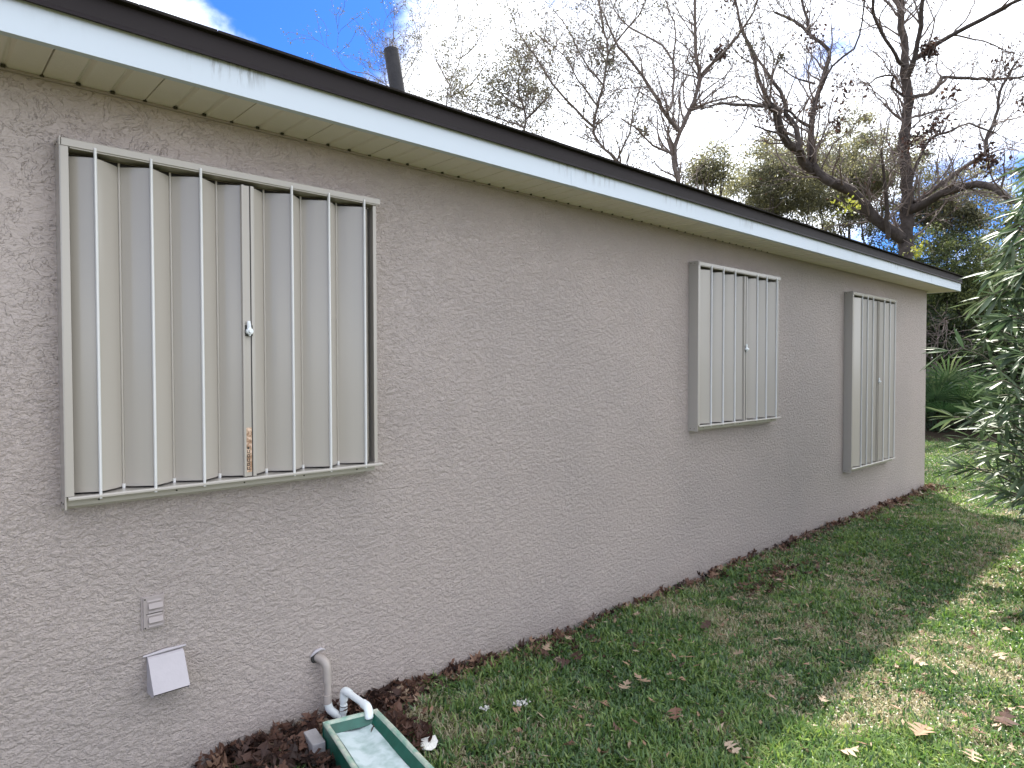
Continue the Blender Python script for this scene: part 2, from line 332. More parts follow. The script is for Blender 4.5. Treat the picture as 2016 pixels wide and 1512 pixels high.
# plumbing vent pipe on the roof
b = MB(); base = P(786, 200, 3.8); top = P(770, 99, 3.8); rr = .042
d = (top-base).normalized(); base = base-d*.35
b.tube([base, top], rr, 20, cap=False)
b.tube([top, top-d*.12], rr-.005, 20, cap=False); 
b.tube([top-d*.001, top+d*.003, top+d*.003, top-d*.001], [rr-.005, rr-.005, rr, rr+.0005], 20, cap=False)
vp = b.build('vent_pipe', M['pipe'], roof, smooth=True); tag(vp, 'short sooty plumbing vent pipe on the roof')

# -------------------------------------------- accordion shutters
def shutter(x0, W_, zt, zb, ribs, cen, label, backs=None, sticker=False, lockz=1.708):
    x1 = x0+W_; FY = -.075
    def blade_prof(pts, bow=.0016, n=7):
        o = []
        for (ax, ay), (bx, by) in zip(pts[:-1], pts[1:]):
            for i in range(n):
                t = i/n; px, py = ax+(bx-ax)*t, ay+(by-ay)*t
                dx, dy = bx-ax, by-ay; L_ = math.hypot(dx, dy) or 1
                if dy < 0: s = -.0036*min(t/.43, (1-t)/.57)       # back to front: two flats with a crease
                else: s = -.0030*math.sin(math.pi*t)                # front to back: one soft curve
                o.append((px-dy/L_*s, py+dx/L_*s))
        o.append(pts[-1]); return o
    BY = -.008
    f = [x0+r for r in ribs]; n = len(f)//2
    if backs is None:
        backs = [(f[i]+f[i+1])/2 for i in range(n-1)]+[(f[n-1]+(x0+cen-.02))/2+.01]+[(f[n]+(x0+cen+.02))/2-.005]+[(f[i]+f[i+1])/2 for i in range(n, 2*n-1)]
    else: backs = [x0+q for q in backs]
    c = x0+cen
    left = [(x0+.012, -.022)]
    for i in range(n): left += [(f[i], FY), (backs[i], BY)]
    left += [(c-.022, FY+.012)]
    right = [(c+.022, FY+.012)]
    for i in range(n): right += [(backs[n+i], BY), (f[n+i], FY)]
    right += [(x1-.014, -.022)]
    z_t, z_b = zt-.053, zb+.052
    root = None
    for k, pr in enumerate((left, right)):
        pp = blade_prof(pr); v = []
        for (px, py) in pp: v += [(px, py, z_b), (px, py, z_t)]
        m = len(pp); fc = np.array([(2*i, 2*i+2, 2*i+3, 2*i+1) for i in range(m-1)], dtype=np.int32)
        b = MB(); b.add(v, fc)
        o = b
        if k == 0:
            L_mb = b
        else: R_mb = b
    # the shutter part itself: header, sill and side tracks, one mesh
    fr = MB()
    # header: flange on the wall, sloped-front C channel open below
    fr.box(x0, x1+.004, -.003, 0, zt-.05, zt+.004)
    fr.prism([(-.003, zt), (-.078, zt-.004), (-.082, zt-.008), (-.082, zt-.031), (-.078, zt-.031), (-.078, zt-.010), (-.003, zt-.006)], 'x', x0+.006, x1+.014)
    fr.box(x0+.03, x1, -.077, -.01, zt-.036, zt-.029)     # inner track ceiling
    # sill
    fr.prism([(-.003, zb+.045), (-.084, zb+.045), (-.088, zb+.041), (-.088, zb+.034), (-.084, zb+.034), (-.084, zb+.041), (-.003, zb+.041)], 'x', x0+.008, x1+.016)
    fr.prism([(-.003, zb+.0405), (-.062, zb+.0405), (-.058, zb+.010), (-.003, zb+.002)], 'x', x0+.002, x1-.01)
    fr.box(x0, x1-.04, -.006, 0, zb-.006, zb+.001)
    # jambs
    fr.prism([(x0, 0), (x0, -.078), (x0+.004, -.080), (x0+.026, -.080), (x0+.026, -.074), (x0+.005, -.074), (x0+.005, 0)], 'z', zb+.046, zt-.0315)
    fr.box(x0, x0+.005, -.078, 0, zt-.031, zt-.001); fr.box(x0, x0+.005, -.078, 0, zb+.002, zb+.0455)
    fr.prism([(x1, 0), (x1, -.070), (x1-.016, -.070), (x1-.016, -.066), (x1-.004, -.066), (x1-.004, 0)], 'z', zb+.046, zt-.0365)
    sh = fr.build('storm_shutter', M['shut'], house, bevel=.0008); tag(sh, label)
    for mbx, nm in ((L_mb, 'folding_panel'), (R_mb, 'folding_panel')):
        o = mbx.build(nm, M['shut'], sh, smooth=True)
        # sharp folds: split by angle
        so_ = o.modifiers.new('solid', 'SOLIDIFY'); so_.thickness = .0016
        es = o.modifiers.new('split', 'EDGE_SPLIT'); es.split_angle = R(14)
    # dark void behind the folding blades
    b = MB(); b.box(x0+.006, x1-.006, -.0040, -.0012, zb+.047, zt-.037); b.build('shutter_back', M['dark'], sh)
    for q in f:
        b = MB(); b.prism([(q-.0042, FY-.0005), (q-.0050, -.083), (q-.003, -.0865), (q+.002, -.0865), (q+.0045, -.083), (q+.0045, FY-.0005)], 'z', zb+.030, zt-.022)
        b.build('hinge_rib', M['rib'], sh)
    for q in backs:
        b = MB(); b.tube([(q, BY-.004, zb+.047), (q, BY-.004, zt-.040)], .0042, 8); b.build('rear_hinge', M['shut'], sh, smooth=True)
        b = MB(); b.tube([(q, BY-.006, zb+.0455), (q, BY-.006, zb+.062)], .0058, 8); b.build('roller_pin', M['rib'], sh, smooth=True)
    # centre stiles
    b = MB(); zt2, zb2 = z_t+.001, z_b-.004
    b.box(c-.024, c-.015, FY-.004, FY+.016, zb2, zt2); b.box(c+.011, c+.024, FY-.002, FY+.016, zb2, zt2)
    b.box(c-.015, c+.011, FY+.0035, FY+.014, zb2, zt2)
    b.build('meeting_stile', M['shut'], sh, bevel=.001)
    b = MB(); b.box(c+.0085, c+.0108, FY+.0022, FY+.0034, zb2, zt2); b.box(c-.0149, c-.0137, FY+.0022, FY+.0034, zb2, zt2); b.build('stile_gap', M['dark'], sh)
    b = MB(); b.box(c-.0165, c+.012, FY-.0068, FY-.002, lockz-.030, lockz+.012); b.build('lock_plate', M['dark'], sh)
    b = MB(); lz = lockz
    b.tube([(c-.002, FY-.004, lz-.012), (c-.002, FY-.020, lz-.012)], [.0135, .0125], 14)
    b.tube([(c-.002, FY-.020, lz-.012), (c-.002, FY-.030, lz-.012)], [.008, .007], 12)
    b.tube([(c-.002, FY-.010, lz-.004), (c-.004, FY-.012, lz+.016), (c-.005, FY-.012, lz+.028)], [.0085, .0075, .006], 10)
    b.tube([(c-.002, FY-.012, lz-.018), (c-.001, FY-.012, lz-.030)], [.007, .004], 8)
    b.build('thumb_lock', M['white'], sh, smooth=False, bevel=.001)
    for (sx_, sy_) in ((x0-.0006, -.018), (x0-.0006, -.05)):
        for zz in (zt-.016, zb+.02): b = MB(); b.tube([(sx_+.002, sy_, zz), (sx_-.0012, sy_, zz)], .003, 8); b.build('screw', M['groove'], sh)
    for k in range(5): b = MB(); b.tube([(x0+.1+k*(W_-.2)/4, -.058, zb+.024), (x0+.1+k*(W_-.2)/4, -.0625, zb+.0235)], .003, 8); b.build('screw', M['groove'], sh)
    if sticker:
        b = MB(); b.box(c-.0130, c+.0075, FY+.0020, FY+.0034, z_b+.012, z_b+.186); st = b.build('foil_label', M['copper'], sh); tag(st, 'narrow copper coloured foil label with dark vertical lettering')
        b = MB(); y = FY+.0014; 
        zz = z_b+.020
        for k in range(5):       # blocky lettering running up the lower half
            b.box(c-.0112, c-.0086, y, y+.0005, zz, zz+.013); b.box(c-.0040, c-.0014, y, y+.0005, zz, zz+.013)
            b.box(c-.0086, c-.0040, y, y+.0005, zz, zz+.0030)
            if k % 2: b.box(c-.0086, c-.0040, y, y+.0005, zz+.0100, zz+.013)
            zz += .0165
        b.tube([(c-.0065, y+.0005, zz+.004), (c-.0065, y, zz+.004)], .0048, 10)
        for k in range(16):
            a_ = z_b+.020+k*.010
            if k > 8: b.box(c-.009, c-.0084, y, y+.0004, a_, a_+random.uniform(.003, .008)); b.box(c-.006, c-.0055, y, y+.0004, a_, a_+random.uniform(.003, .008))
            b.box(c+.0008, c+.0016, y, y+.0004, a_, a_+random.uniform(.003, .008))
        b.build('label_print', M['ink'], sh)
    return sh
shutter(.397, 1.185, 2.312, 1.083, [.102, .272, .438, .788, .951, 1.119], .611, 'widest-looking beige accordion shutter, nearest the camera, with a copper foil label',
        [.186, .352, .516, .700, .857, 1.020], sticker=True)
shutter(4.195, 1.245, 2.314, 1.094, [.173, .340, .511, .858, 1.012, 1.187], .681, 'square beige accordion shutter on the middle of the wall')
shutter(7.001, 1.235, 2.312, .495, [.245, .395, .547, .876, 1.050, 1.212], .726, 'tall beige accordion shutter nearest the far corner', lockz=1.413)

# -------------------------------------------- small wall fittings
b = MB()
b.box(.640, .710, -.010, 0, .602, .720); b.box(.634, .640, -.006, 0, .597, .722)
v = b.build('wall_vent', M['ventp'], house, bevel=.0015); tag(v, 'small taupe vent plate with two louvred flaps on the stucco')
for zc in (.683, .632):
    b = MB()
    b.prism([(-.010, zc+.012), (-.013, zc+.012), (-.021, zc-.006), (-.019, zc-.008), (-.010, zc-.002)], 'x', .656, .704)
    b.prism([(-.010, zc+.024), (-.0115, zc+.024), (-.014, zc+.018), (-.010, zc+.019)], 'x', .652, .700)
    b.prism([(-.010, zc-.016), (-.0115, zc-.016), (-.015, zc-.022), (-.010, zc-.021)], 'x', .656, .702)
    b.build('louvre', M['ventp'], v, bevel=.0008)
b = MB(); b.box(.648, .706, -.0113, -.009, .6565, .6585)
for (xx, zz) in ((.6455, .713), (.6455, .608)): b.tube([(xx, -.009, zz), (xx, -.0125, zz)], .0028, 8)
b.build('slot', M['groove'], v)
b = MB()
hx0, hx1 = .650, .772
outer = [(0, .499), (-.012, .500), (-.020, .496), (-.026, .488), (-.090, .388), (-.087, .386), (-.024, .484), (-.012, .492), (0, .492)]
b.prism(outer, 'x', hx0, hx1)
for xx in (hx0+.0005, hx1-.0025): b.prism([(0, .491), (-.012, .4915), (-.024, .4835), (-.0865, .3865), (-.074, .372), (0, .366)], 'x', xx, xx+.002)
h = b.build('exhaust_hood', M['hood'], house, bevel=.0012); tag(h, 'pale lilac slanted exhaust hood low on the wall')
b = MB(); b.tube([(hx0-.012, -.003, .503), ((hx0+hx1)/2, -.006, .508), (hx1+.012, -.003, .506)], [.004, .007, .004], 8); b.build('caulk_bead', M['hood'], h, smooth=True)
b = MB(); b.prism([(-.004, .488), (-.02, .480), (-.08, .385), (-.07, .376), (-.004, .372)], 'x', hx0+.004, hx1-.004); b.build('flap', M['dark'], h)
# trowel scars in the stucco
b = MB()
def scar(pts, r=.0022):
    pts = [(x, -.0012, z) for x, z in pts]; n = len(pts); 
    q = []
    for (a, c) in zip(pts[:-1], pts[1:]):
        for t in np.linspace(0, 1, 5)[:-1]: q.append([a[0]+(c[0]-a[0])*t+random.uniform(-.002, .002), a[1]+random.uniform(-.0006, .0006), a[2]+(c[2]-a[2])*t+random.uniform(-.002, .002)])
    b.tube(q, np.interp(np.arange(len(q)), [0, len(q)/2, len(q)-1], [r*.3, r, r*.3]), 6)
scar([(.45, .50), (.56, .505), (.66, .512), (.74, .522), (.80, .528)]); scar([(.775, .455), (.81, .458), (.86, .468)]); scar([(1.20, .37), (1.25, .378)])
scar([(1.26, .27), (1.29, .31), (1.33, .345)]); scar([(1.27, .315), (1.31, .325), (1.37, .345), (1.42, .352)]); scar([(1.14, .17), (1.20, .185), (1.28, .215)], .0016)
scar([(.70, .76), (.76, .772), (.84, .78)], .0016); scar([(.92, .40), (1.0, .405)], .0016)
b.build('trowel_scar', M['stucco'], wall, smooth=True)
# condensate pipe: painted drop + white trap
def bend(pts, r=.02, n=6):
    P_ = [Vector(p) for p in pts]; o = [P_[0]]
    for a, c, e in zip(P_[:-2], P_[1:-1], P_[2:]):
        d1 = (a-c).normalized(); d2 = (e-c).normalized(); rr = min(r, (a-c).length*.48, (e-c).length*.48)
        for i in range(n+1):
            t = i/n; o.append((c+d1*rr)*(1-t)**2+c*2*t*(1-t)+(c+d2*rr)*t*t)
    o.append(P_[-1]); return o
b = MB()
b.tube(bend([(1.312, .02, .302), (1.334, -.052, .290), (1.338, -.054, .13)], .035), .0148, 16)
b.tube(bend([(1.314, .01, .302), (1.334, -.052, .290), (1.3355, -.053, .205)], .036, 8), .0185, 16)
b.tube([(1.3345, -.054, .150), (1.336, -.054, .112)], .0178, 16)
pp = b.build('drain_pipe', M['pvcp'], house, smooth=True); tag(pp, 'taupe painted drain pipe elbow with a white plastic trap')
b = MB(); b.tube([(1.3105, .001, .303), (1.3112, -.0022, .303)], [.027, .024], 11); b.build('pipe_hole', M['dark'], pp)
b = MB(); b.tube([(1.285, -.003, .312), (1.305, -.008, .330), (1.330, -.006, .334), (1.352, -.003, .325)], [.003, .008, .007, .003], 7); b.build('caulk_bead', M['hood'], pp, smooth=True)
b = MB(); r_ = .0140
path = bend([(1.337, -.055, .118), (1.342, -.057, .085), (1.395, -.078, .025), (1.398, -.082, .160), (1.409, -.268, .150), (1.404, -.284, .108)], .022)
b.tube(path, r_, 16)
b.tube(bend([(1.337, -.055, .112), (1.342, -.057, .085), (1.369, -.068, .055)], .02), .0172, 16)
b.tube([(1.3965, -.0812, .062), (1.3973, -.0818, .095)], .0165, 16)
b.tube(bend([(1.3977, -.0820, .112), (1.398, -.082, .160), (1.4035, -.125, .156)], .024), .0172, 16)
b.tube(bend([(1.4068, -.230, .1515), (1.409, -.268, .150), (1.4044, -.2825, .112)], .022), .0175, 16)
b.build('trap', M['pvc'], pp, smooth=True)
b = MB(); b.tube([(1.3970, -.0816, .088), (1.3972, -.0817, .091)], .0169, 16); b.build('joint_stain', M['dark'], pp)

# -------------------------------------------- splash trough
tr = empty('splash_trough', (1.25, -.55, 0))
tag(tr, 'long green plastic splash trough with bleached floor, under the white drain outlet', 'splash trough')
tr.location = (0, 0, 0)
A0, B0, A1, B1 = Vector((1.244, -.222, 0)), Vector((1.438, -.272, 0)), Vector((1.108, -1.02, 0)), Vector((1.345, -1.07, 0))
def ring(t, off, z, dz=0):
    a = A0.lerp(A1, t); c = B0.lerp(B1, t); d = (c-a).normalized()
    return a-d*off, c+d*off
NT = 14
def rimz(t): return .128-.018*t+.002*math.sin(9*t)
def sheet(bm, cols):     # cols(t) -> list of 3D pts; strip along t
    rows = [cols(k/NT) for k in range(NT+1)]; m = len(rows[0]); v = [p for r in rows for p in r]
    bm.add([tuple(p) for p in v], np.array([(k*m+i, k*m+i+1, (k+1)*m+i+1, (k+1)*m+i) for k in range(NT) for i in range(m-1)], dtype=np.int32))
def W3(p, z): return Vector((p.x, p.y, z))
outer = MB(); rim = MB(); floor = MB()
def side(t, sgn):
    a = A0.lerp(A1, t); c = B0.lerp(B1, t); d = (c-a).normalized(); return (a, -d) if sgn < 0 else (c, d)
for sg in (-1, 1):
    def co(t, sg=sg):
        p, d = side(t, sg); z = rimz(t); return [W3(p+d*.012, z-.004), W3(p+d*.010, z-.03), W3(p+d*.010, .0)]
    sheet(outer, co)
    def cr(t, sg=sg):
        p, d = side(t, sg); z = rimz(t); return [W3(p+d*.013, z-.006), W3(p+d*.012, z), W3(p+d*.004, z+.003), W3(p-d*.006, z), W3(p-d*.008, z-.008)]
    sheet(rim, cr)
    def ci(t, sg=sg):
        p, d = side(t, sg); z = rimz(t); return [W3(p-d*.007, z-.006), W3(p-d*.020, .098-.015*t), W3(p-d*.030, .088-.015*t)]
    sheet(outer, ci)
def cf(t):
    a, da = side(t, -1); c, dc = side(t, 1); a = a-da*.029; c = c-dc*.029; 
    return [W3(a.lerp(c, s), .088-.015*t-.008*math.sin(math.pi*s)+.004*math.sin(7*s+9*t)) for s in np.linspace(0, 1, 7)]
sheet(floor, cf)
# back wall of the trough
bd = (A1-A0+B1-B0).normalized(); u = (B0-A0).normalized(); a, c = A0, B0
def bw(s, prof): q = (a-u*.012).lerp(c+u*.012, s); return [W3(q+bd*o, z) for o, z in prof]
def strip(bm, prof, n=6):
    v = []
    for k in range(n+1): v += bw(k/n, prof)
    m = len(prof); bm.add([tuple(p) for p in v], np.array([(k*m+i, k*m+i+1, (k+1)*m+i+1, (k+1)*m+i) for k in range(n) for i in range(m-1)], dtype=np.int32))
strip(outer, [(-.010, .122), (-.009, .10), (-.009, 0)]); strip(rim, [(-.011, .120), (-.010, .128), (-.004, .131), (.008, .128), (.010, .120)]); strip(outer, [(.009, .122), (.020, .10), (.030, .088)])
o = outer.build('trough_shell', M['tg'], tr, smooth=True); rim.build('rim', M['tr'], tr, smooth=True); floor.build('floor', M['tf'], tr, smooth=True)
pv = MB(); pv.box(-.026, .026, -.06, .06, 0, .10); o = pv.build('concrete_block', M['conc'], bevel=.004); o.location = (1.203, -.200, -.022); o.rotation_euler = (0, 0, R(-8))
tag(o, 'small grey concrete block propping the wall end of the green trough', 'block')

# ------------------------------------------------------------------ leaves
def oak_leaf(seed, size=.1):
    rg = random.Random(seed); n = 3
    pts = [(0, -.02)]
    # spiky lobes alternating with deep sinuses, one side then mirrored
    side_ = []
    y = .12
    for k in range(n):
        L_ = [.40, .52, .34][k]*rg.uniform(.75, 1.2); tp = y+.17+rg.uniform(0, .08)
        side_ += [(.055, y), (L_*.55, y+.045), (L_, tp), (L_*.50, y+.125), (.05, y+.13), (.045, y+.20)]; y += .27
    side_ += [(.05, .88), (.13, .93)]
    o = [(0, 0)]+side_+[(0, 1.08)]+[(-x*rg.uniform(.8, 1.1), yy) for x, yy in reversed(side_)]
    curl = rg.uniform(-.7, .9); cy = rg.uniform(-.2, .8)
    V = [(x*size, (yy-.5)*size, (abs(x)*curl*.55+(yy-.5)**2*cy)*size) for x, yy in o]
    mid = [(0, (t-.5)*size, ((t-.5)**2*cy-.01)*size) for t in (0, .12, .25, .39, .52, .66, .79, .88, 1.08)]
    return V, mid
def leaf_mesh(V, mid):
    # fan strips: each outline point joined to nearest midrib points
    nV = len(V); allv = V+mid; F = []
    ry = [m[1] for m in mid]
    def near(p): return nV+min(range(len(mid)), key=lambda i: abs(ry[i]-p[1]+.0))
    for i in range(nV):
        a, c = i, (i+1) % nV; ma, mc = near(V[a]), near(V[c])
        F.append((a, c, mc) if a != mc else (a, c, ma))
        if ma != mc: F.append((a, mc, ma))
    return np.array(allv), F
LP = [leaf_mesh(*oak_leaf(s)) for s in range(14)]
def rotm(yaw, tilt, tdir):
    return np.array(Matrix.Rotation(tilt, 3, Vector((math.cos(tdir), math.sin(tdir), 0))) @ Matrix.Rotation(yaw, 3, 'Z'))
def scatter_leaf(b, pos, s, tint, tilt):
    V, F = random.choice(LP); V = V*np.array([random.uniform(.45, .9), 1, 1])+np.array([0, 0, 1])*(V[:, 1:2]**2*random.uniform(-4, 7)+V[:, 0:1]**2*random.uniform(-4, 9)); m = rotm(random.uniform(0, 6.28), tilt, random.uniform(0, 6.28))
    b.add((V*s) @ m.T+np.array(pos), F, 0, tint+.001)
# litter banked against the wall (uncountable)
b = MB()
def lit(n, x0, x1, depth, h, sc=(.55, 1.1), tints=(0, .8)):
    for _ in range(n):
        x = random.uniform(x0, x1); y = -abs(random.gauss(0, depth))-.008
        z = zg(x, y)+h*math.exp(-(-y/depth)**2)*random.random()+.012
        scatter_leaf(b, (x, y, z), random.uniform(*sc), random.uniform(*tints) if random.random() < .8 else random.uniform(.6, 1), random.uniform(0, 1.5))
lit(340, .80, 1.75, .09, .06, tints=(0, .62)); lit(150, 1.45, 2.3, .055, .03, tints=(0, .7)); lit(170, 2.0, 4.6, .05, .03); lit(200, 4.4, 7.5, .06, .03); lit(330, 7.2, 9.75, .10, .05, tints=(.1, 1))
lit(60, 2.3, 2.9, .14, .015, tints=(.1, .6)); lit(70, 9.3, 9.9, .2, .04, tints=(.1, .6))
for _ in range(110):      # pile at the trough's flank
    x = random.uniform(1.40, 1.60); y = random.uniform(-.5, -.03)-.0; scatter_leaf(b, (x+(-.13)*(y+.2)*-1*0, y, .02+random.random()*.05), random.uniform(.6, 1.1), random.uniform(.1, .6), random.uniform(0, 1.2))
for _ in range(160):
    x = random.uniform(.93, 1.2); y = random.uniform(-.5, -.02); scatter_leaf(b, (x, y, .015+random.random()*.05), random.uniform(.6, 1.1), random.uniform(0, .55), random.uniform(0, 1.2))
for _ in range(520):      # small torn leaves strewn over the turf
    x = .9+9*random.random()**.8; y = -2.6*random.random()
    if abs(x-1.30+.2*(-y-.2)) < .17 and -1.05 < y < -.17: continue
    scatter_leaf(b, (x, y, zg(x, y)+random.uniform(.02, .042)), random.uniform(.22, .55), random.uniform(.25, .95), random.uniform(0, .9))
for _ in range(90):       # brown drift on the grass off the wall
    x = random.gauss(4.75, .35); y = -.42+random.gauss(0, .07); scatter_leaf(b, (x, y, zg(x, y)+.03), random.uniform(.5, .9), random.uniform(.1, .85), random.uniform(0, 1.1))
# narrow straw-like leaf bits on the lawn
tag(b.build('leaf_litter', M['litter']), 'brown and grey dead oak leaves banked along the foot of the wall', 'leaf litter', kind='stuff')
# individual leaves lying on the lawn
def on_ground(u, v, z=.03):
    d = FW+RT*((u-1008)/FPX)+UP*((756-v)/FPX); t = (z-CP.z)/d.z; return CP+d*t
spots = [(1265, 1338, .95, .85), (1190, 1382, .6, .7), (1330, 1405, .8, .62), (1815, 1440, 1.15, .85), (1915, 1490, .9, .9), (1975, 1415, 1.0, .35), (1925, 1440, .5, .6), (1805, 1300, .9, .93),
         (1880, 1325, .6, .9), (1490, 1180, .6, .95), (1630, 1132, .8, .93), (1725, 1140, .7, .9), (1970, 1290, .9, .93), (1985, 1240, .8, .9), (1895, 1090, .7, .95), (1998, 1082, .7, .95),
         (1960, 1205, .8, .93), (1455, 1287, .7, .92), (1020, 1440, .6, .7), (1015, 1395, .5, .8), (1160, 1430, .5, .9), (1120, 1465, .7, .55), (1390, 1230, .8, .3), (1545, 1155, .5, .95),
         (1440, 1470, .7, .95), (1670, 1475, .8, .9), (1620, 1375, .6, .95), (1840, 1260, .7, .85), (1745, 1010, .6, .9), (1860, 1040, .5, .95), (1930, 960, .7, .97), (1900, 930, .5, .95),
         (1985, 1010, .7, .97), (1960, 900, .6, .95), (1700, 1250, .5, .97), (1560, 1330, .5, .97), (1350, 1150, .5, .9), (1240, 1245, .7, .35), (1135, 1290, .9, .3), (1110, 1300, .8, .25), (1120, 1255, .7, .9), (1075, 1275, .6, .88), (1230, 1350, .7, .9), (1345, 1335, .5, .8), (1985, 1370, .6, .9), (1770, 1200, .6, .95)]
for i, (u_, v_, s_, t_) in enumerate(spots):
    b = MB(); V, F = LP[i % len(LP)]; V = V.copy(); V[:, 2] += .10*s_*V[:, 0]**2/.0016*.02
    b.add(V*s_, F, 0, t_)
    o = b.build('fallen_oak_leaf', M['litter']); p = on_ground(u_, v_, .035); o.location = p; o.rotation_euler = (random.uniform(-.45, .25), random.uniform(-.4, .4), random.uniform(0, 6.28))
    if i == 3: tag(o, 'largest tan lobed oak leaf lying on sunny grass near the lower right corner', 'leaf', 'fallen oak leaves on the lawn')
    elif i == 0: tag(o, 'bright orange-tan star-shaped oak leaf on shaded grass right of the white fluff', 'leaf', 'fallen oak leaves on the lawn')
    else: tag(o, 'single lobed dead oak leaf lying loose on the lawn grass, smaller than the largest', 'leaf', 'fallen oak leaves on the lawn')
# white tufts and scrap
for i, (u_, v_, r_, lb) in enumerate([(1028, 1385, .020, 'larger ragged white tuft on the shaded grass'), (955, 1395, .013, 'smaller ragged white tuft on the grass, left of the larger one')]):
    b = MB()
    for k in range(26 if i == 0 else 14):
        c = np.array([random.gauss(0, r_*.9), random.gauss(0, r_*.7), random.uniform(0, r_*.5)]); rr = random.uniform(.003, .008)
        q = rng.normal(size=(14, 3)); q = q/np.linalg.norm(q, axis=1)[:, None]*rr*rng.uniform(.6, 1.3, (14, 1))+c
        F = [tuple(rng.choice(14, 3, replace=False)) for _ in range(22)]
        b.add(q, F)
    o = b.build('white_tuft', M['fluff']); o.location = on_ground(u_, v_, .035); tag(o, lb, 'tuft', 'white tufts on the lawn')
b = MB(); V, F = LP[3]; 
pts = []; n = 9
for k in range(n): a = k*2*math.pi/n; r = .05*random.uniform(.7, 1.15); pts.append((r*math.cos(a), r*.75*math.sin(a), random.uniform(-.004, .008)))
b.add(pts+[(x*.98, y*.98, z-.003) for x, y, z in pts], [tuple(range(n)), tuple(range(2*n-1, n-1, -1))]+[(i, i+n, (i+1) % n+n, (i+1) % n) for i in range(n)])
o = b.build('white_scrap', M['fluff']); o.location = on_ground(843, 1466, .04); o.rotation_euler = (.25, -.15, .4); tag(o, 'flat torn white scrap on brown leaves beside the green trough', 'scrap')

# ------------------------------------------------------------------ grass blades (stuff)
def vnoise(x, y, s, sd_):
    r = np.random.default_rng(sd_); g = r.random((64, 64)); x = x*s+100; y = y*s+100; xi = np.floor(x).astype(int); yi = np.floor(y).astype(int); fx = x-xi; fy = y-yi
    fx = fx*fx*(3-2*fx); fy = fy*fy*(3-2*fy); G = lambda a, c: g[a % 64, c % 64]
    return (G(xi, yi)*(1-fx)+G(xi+1, yi)*fx)*(1-fy)+(G(xi, yi+1)*(1-fx)+G(xi+1, yi+1)*fx)*fy
def grass():
    def region(n, x0, x1, y0, y1, hs, ws):
        x = rng.uniform(x0, x1, n); y = rng.uniform(y0, y1, n)
        k = ~((x < XR+.01) & (y > -.01))
        # inside view wedge with a margin
        dx = x; dy = y+CD; zc = dx*f0.x+dy*f0.y; uc = dx*r0.x+dy*r0.y
        k &= (zc > .6) & (uc < zc*.767+2.2) & (uc > -zc*.767-1.3)
        # not through the trough
        ax = (x-1.30+.2*(-y-.2)); k &= ~((np.abs(ax) < .17) & (y > -1.02) & (y < -.17))
        # thin next to the wall
        k &= rng.random(n) < np.clip((-y)/.16+.15+(x > XR+.1)*99, 0, 1)
        x, y = x[k], y[k]; n = len(x)
        dead = .30*vnoise(x, y, 1.3, 1)+.30*vnoise(x, y, 4, 2)+.40*vnoise(x, y, 13, 3)
        extra = .30*np.exp(-((x-1.9)**2/.5+(y+.55)**2/.25))+.22*np.exp(-((x-5.0)**2/3+(y+1.75)**2/.12))+.2*np.exp(-((x-6.9)**2/.8+(y+1.35)**2/.06))
        pd = np.clip((dead-.46)*2.6+extra*1.0+.19-.22*(x > 10), .04, .88)
        isd = rng.random(n) < pd
        lush = .5*vnoise(x, y, 2.3, 5)+.5*vnoise(x, y, 9, 8)
        tint = np.where(isd, rng.uniform(.68, 1, n), np.clip(rng.normal(.30, .19, n)+.45*(lush-.5), 0, .62))
        h = rng.uniform(.6, 1.25, n)*hs*np.where(isd, .75, 1)*(.45+1.1*lush); w = ws*rng.uniform(.6, 1.5, n)*np.where(isd, .8, 1)
        an = rng.uniform(0, 2*np.pi, n); lean = rng.uniform(.35, 1.6, n)*np.where(isd, 1.25, 1)
        D = np.stack([np.cos(an), np.sin(an)], 1); T = np.stack([-D[:, 1], D[:, 0]], 1)
        tw = rng.uniform(-.7, .7, n)
        z = zg(x, y)
        V = np.zeros((n, 5, 3)); 
        o1 = np.sin(lean*.45)*h*.5; z1 = np.cos(lean*.45)*h*.5; o2 = o1+np.sin(lean*1.2)*h*.5; z2 = z1+np.cos(lean*1.2)*h*.5
        for j, (o_, zz, ww) in enumerate(((0, 0, .8), (0, 0, -.8), (o1, z1, -1.), (o1, z1, 1.))):
            V[:, j, 0] = x+D[:, 0]*o_+T[:, 0]*w*ww*.5; V[:, j, 1] = y+D[:, 1]*o_+T[:, 1]*w*ww*.5; V[:, j, 2] = z+zz+np.where(j > 1, ww*tw*w*.5, 0)
        V[:, 4, 0] = x+D[:, 0]*o2; V[:, 4, 1] = y+D[:, 1]*o2; V[:, 4, 2] = z+np.maximum(z2, .004)
        base = np.arange(n)[:, None]*5
        return V.reshape(-1, 3), base+np.array([[0, 1, 2, 3]]), base+np.array([[3, 2, 4]]), np.repeat(tint, 5)
    b = MB()
    for a in ((330000, -.9, 4.6, -3.9, 0, .050, .0066), (230000, 4.6, 10.2, -4.2, .3, .048, .0085), (135000, 9.55, 17, -3.8, 6.5, .045, .012)):
        V, q, t, ti = region(*a)
        n0 = b.n; b.v.append(V.astype(np.float32)); b.f.append((q+n0).astype(np.int32)); b.f.append((t+n0).astype(np.int32)); b.m += [np.zeros(len(q), np.int32), np.zeros(len(t), np.int32)]; b.att.append(ti.astype(np.float32)); b.n += len(V)
    return b
g = grass(); tag(g.build('grass', M['grass'], smooth=True), 'short green lawn grass mixed with straw-coloured dead blades', 'grass', kind='stuff')
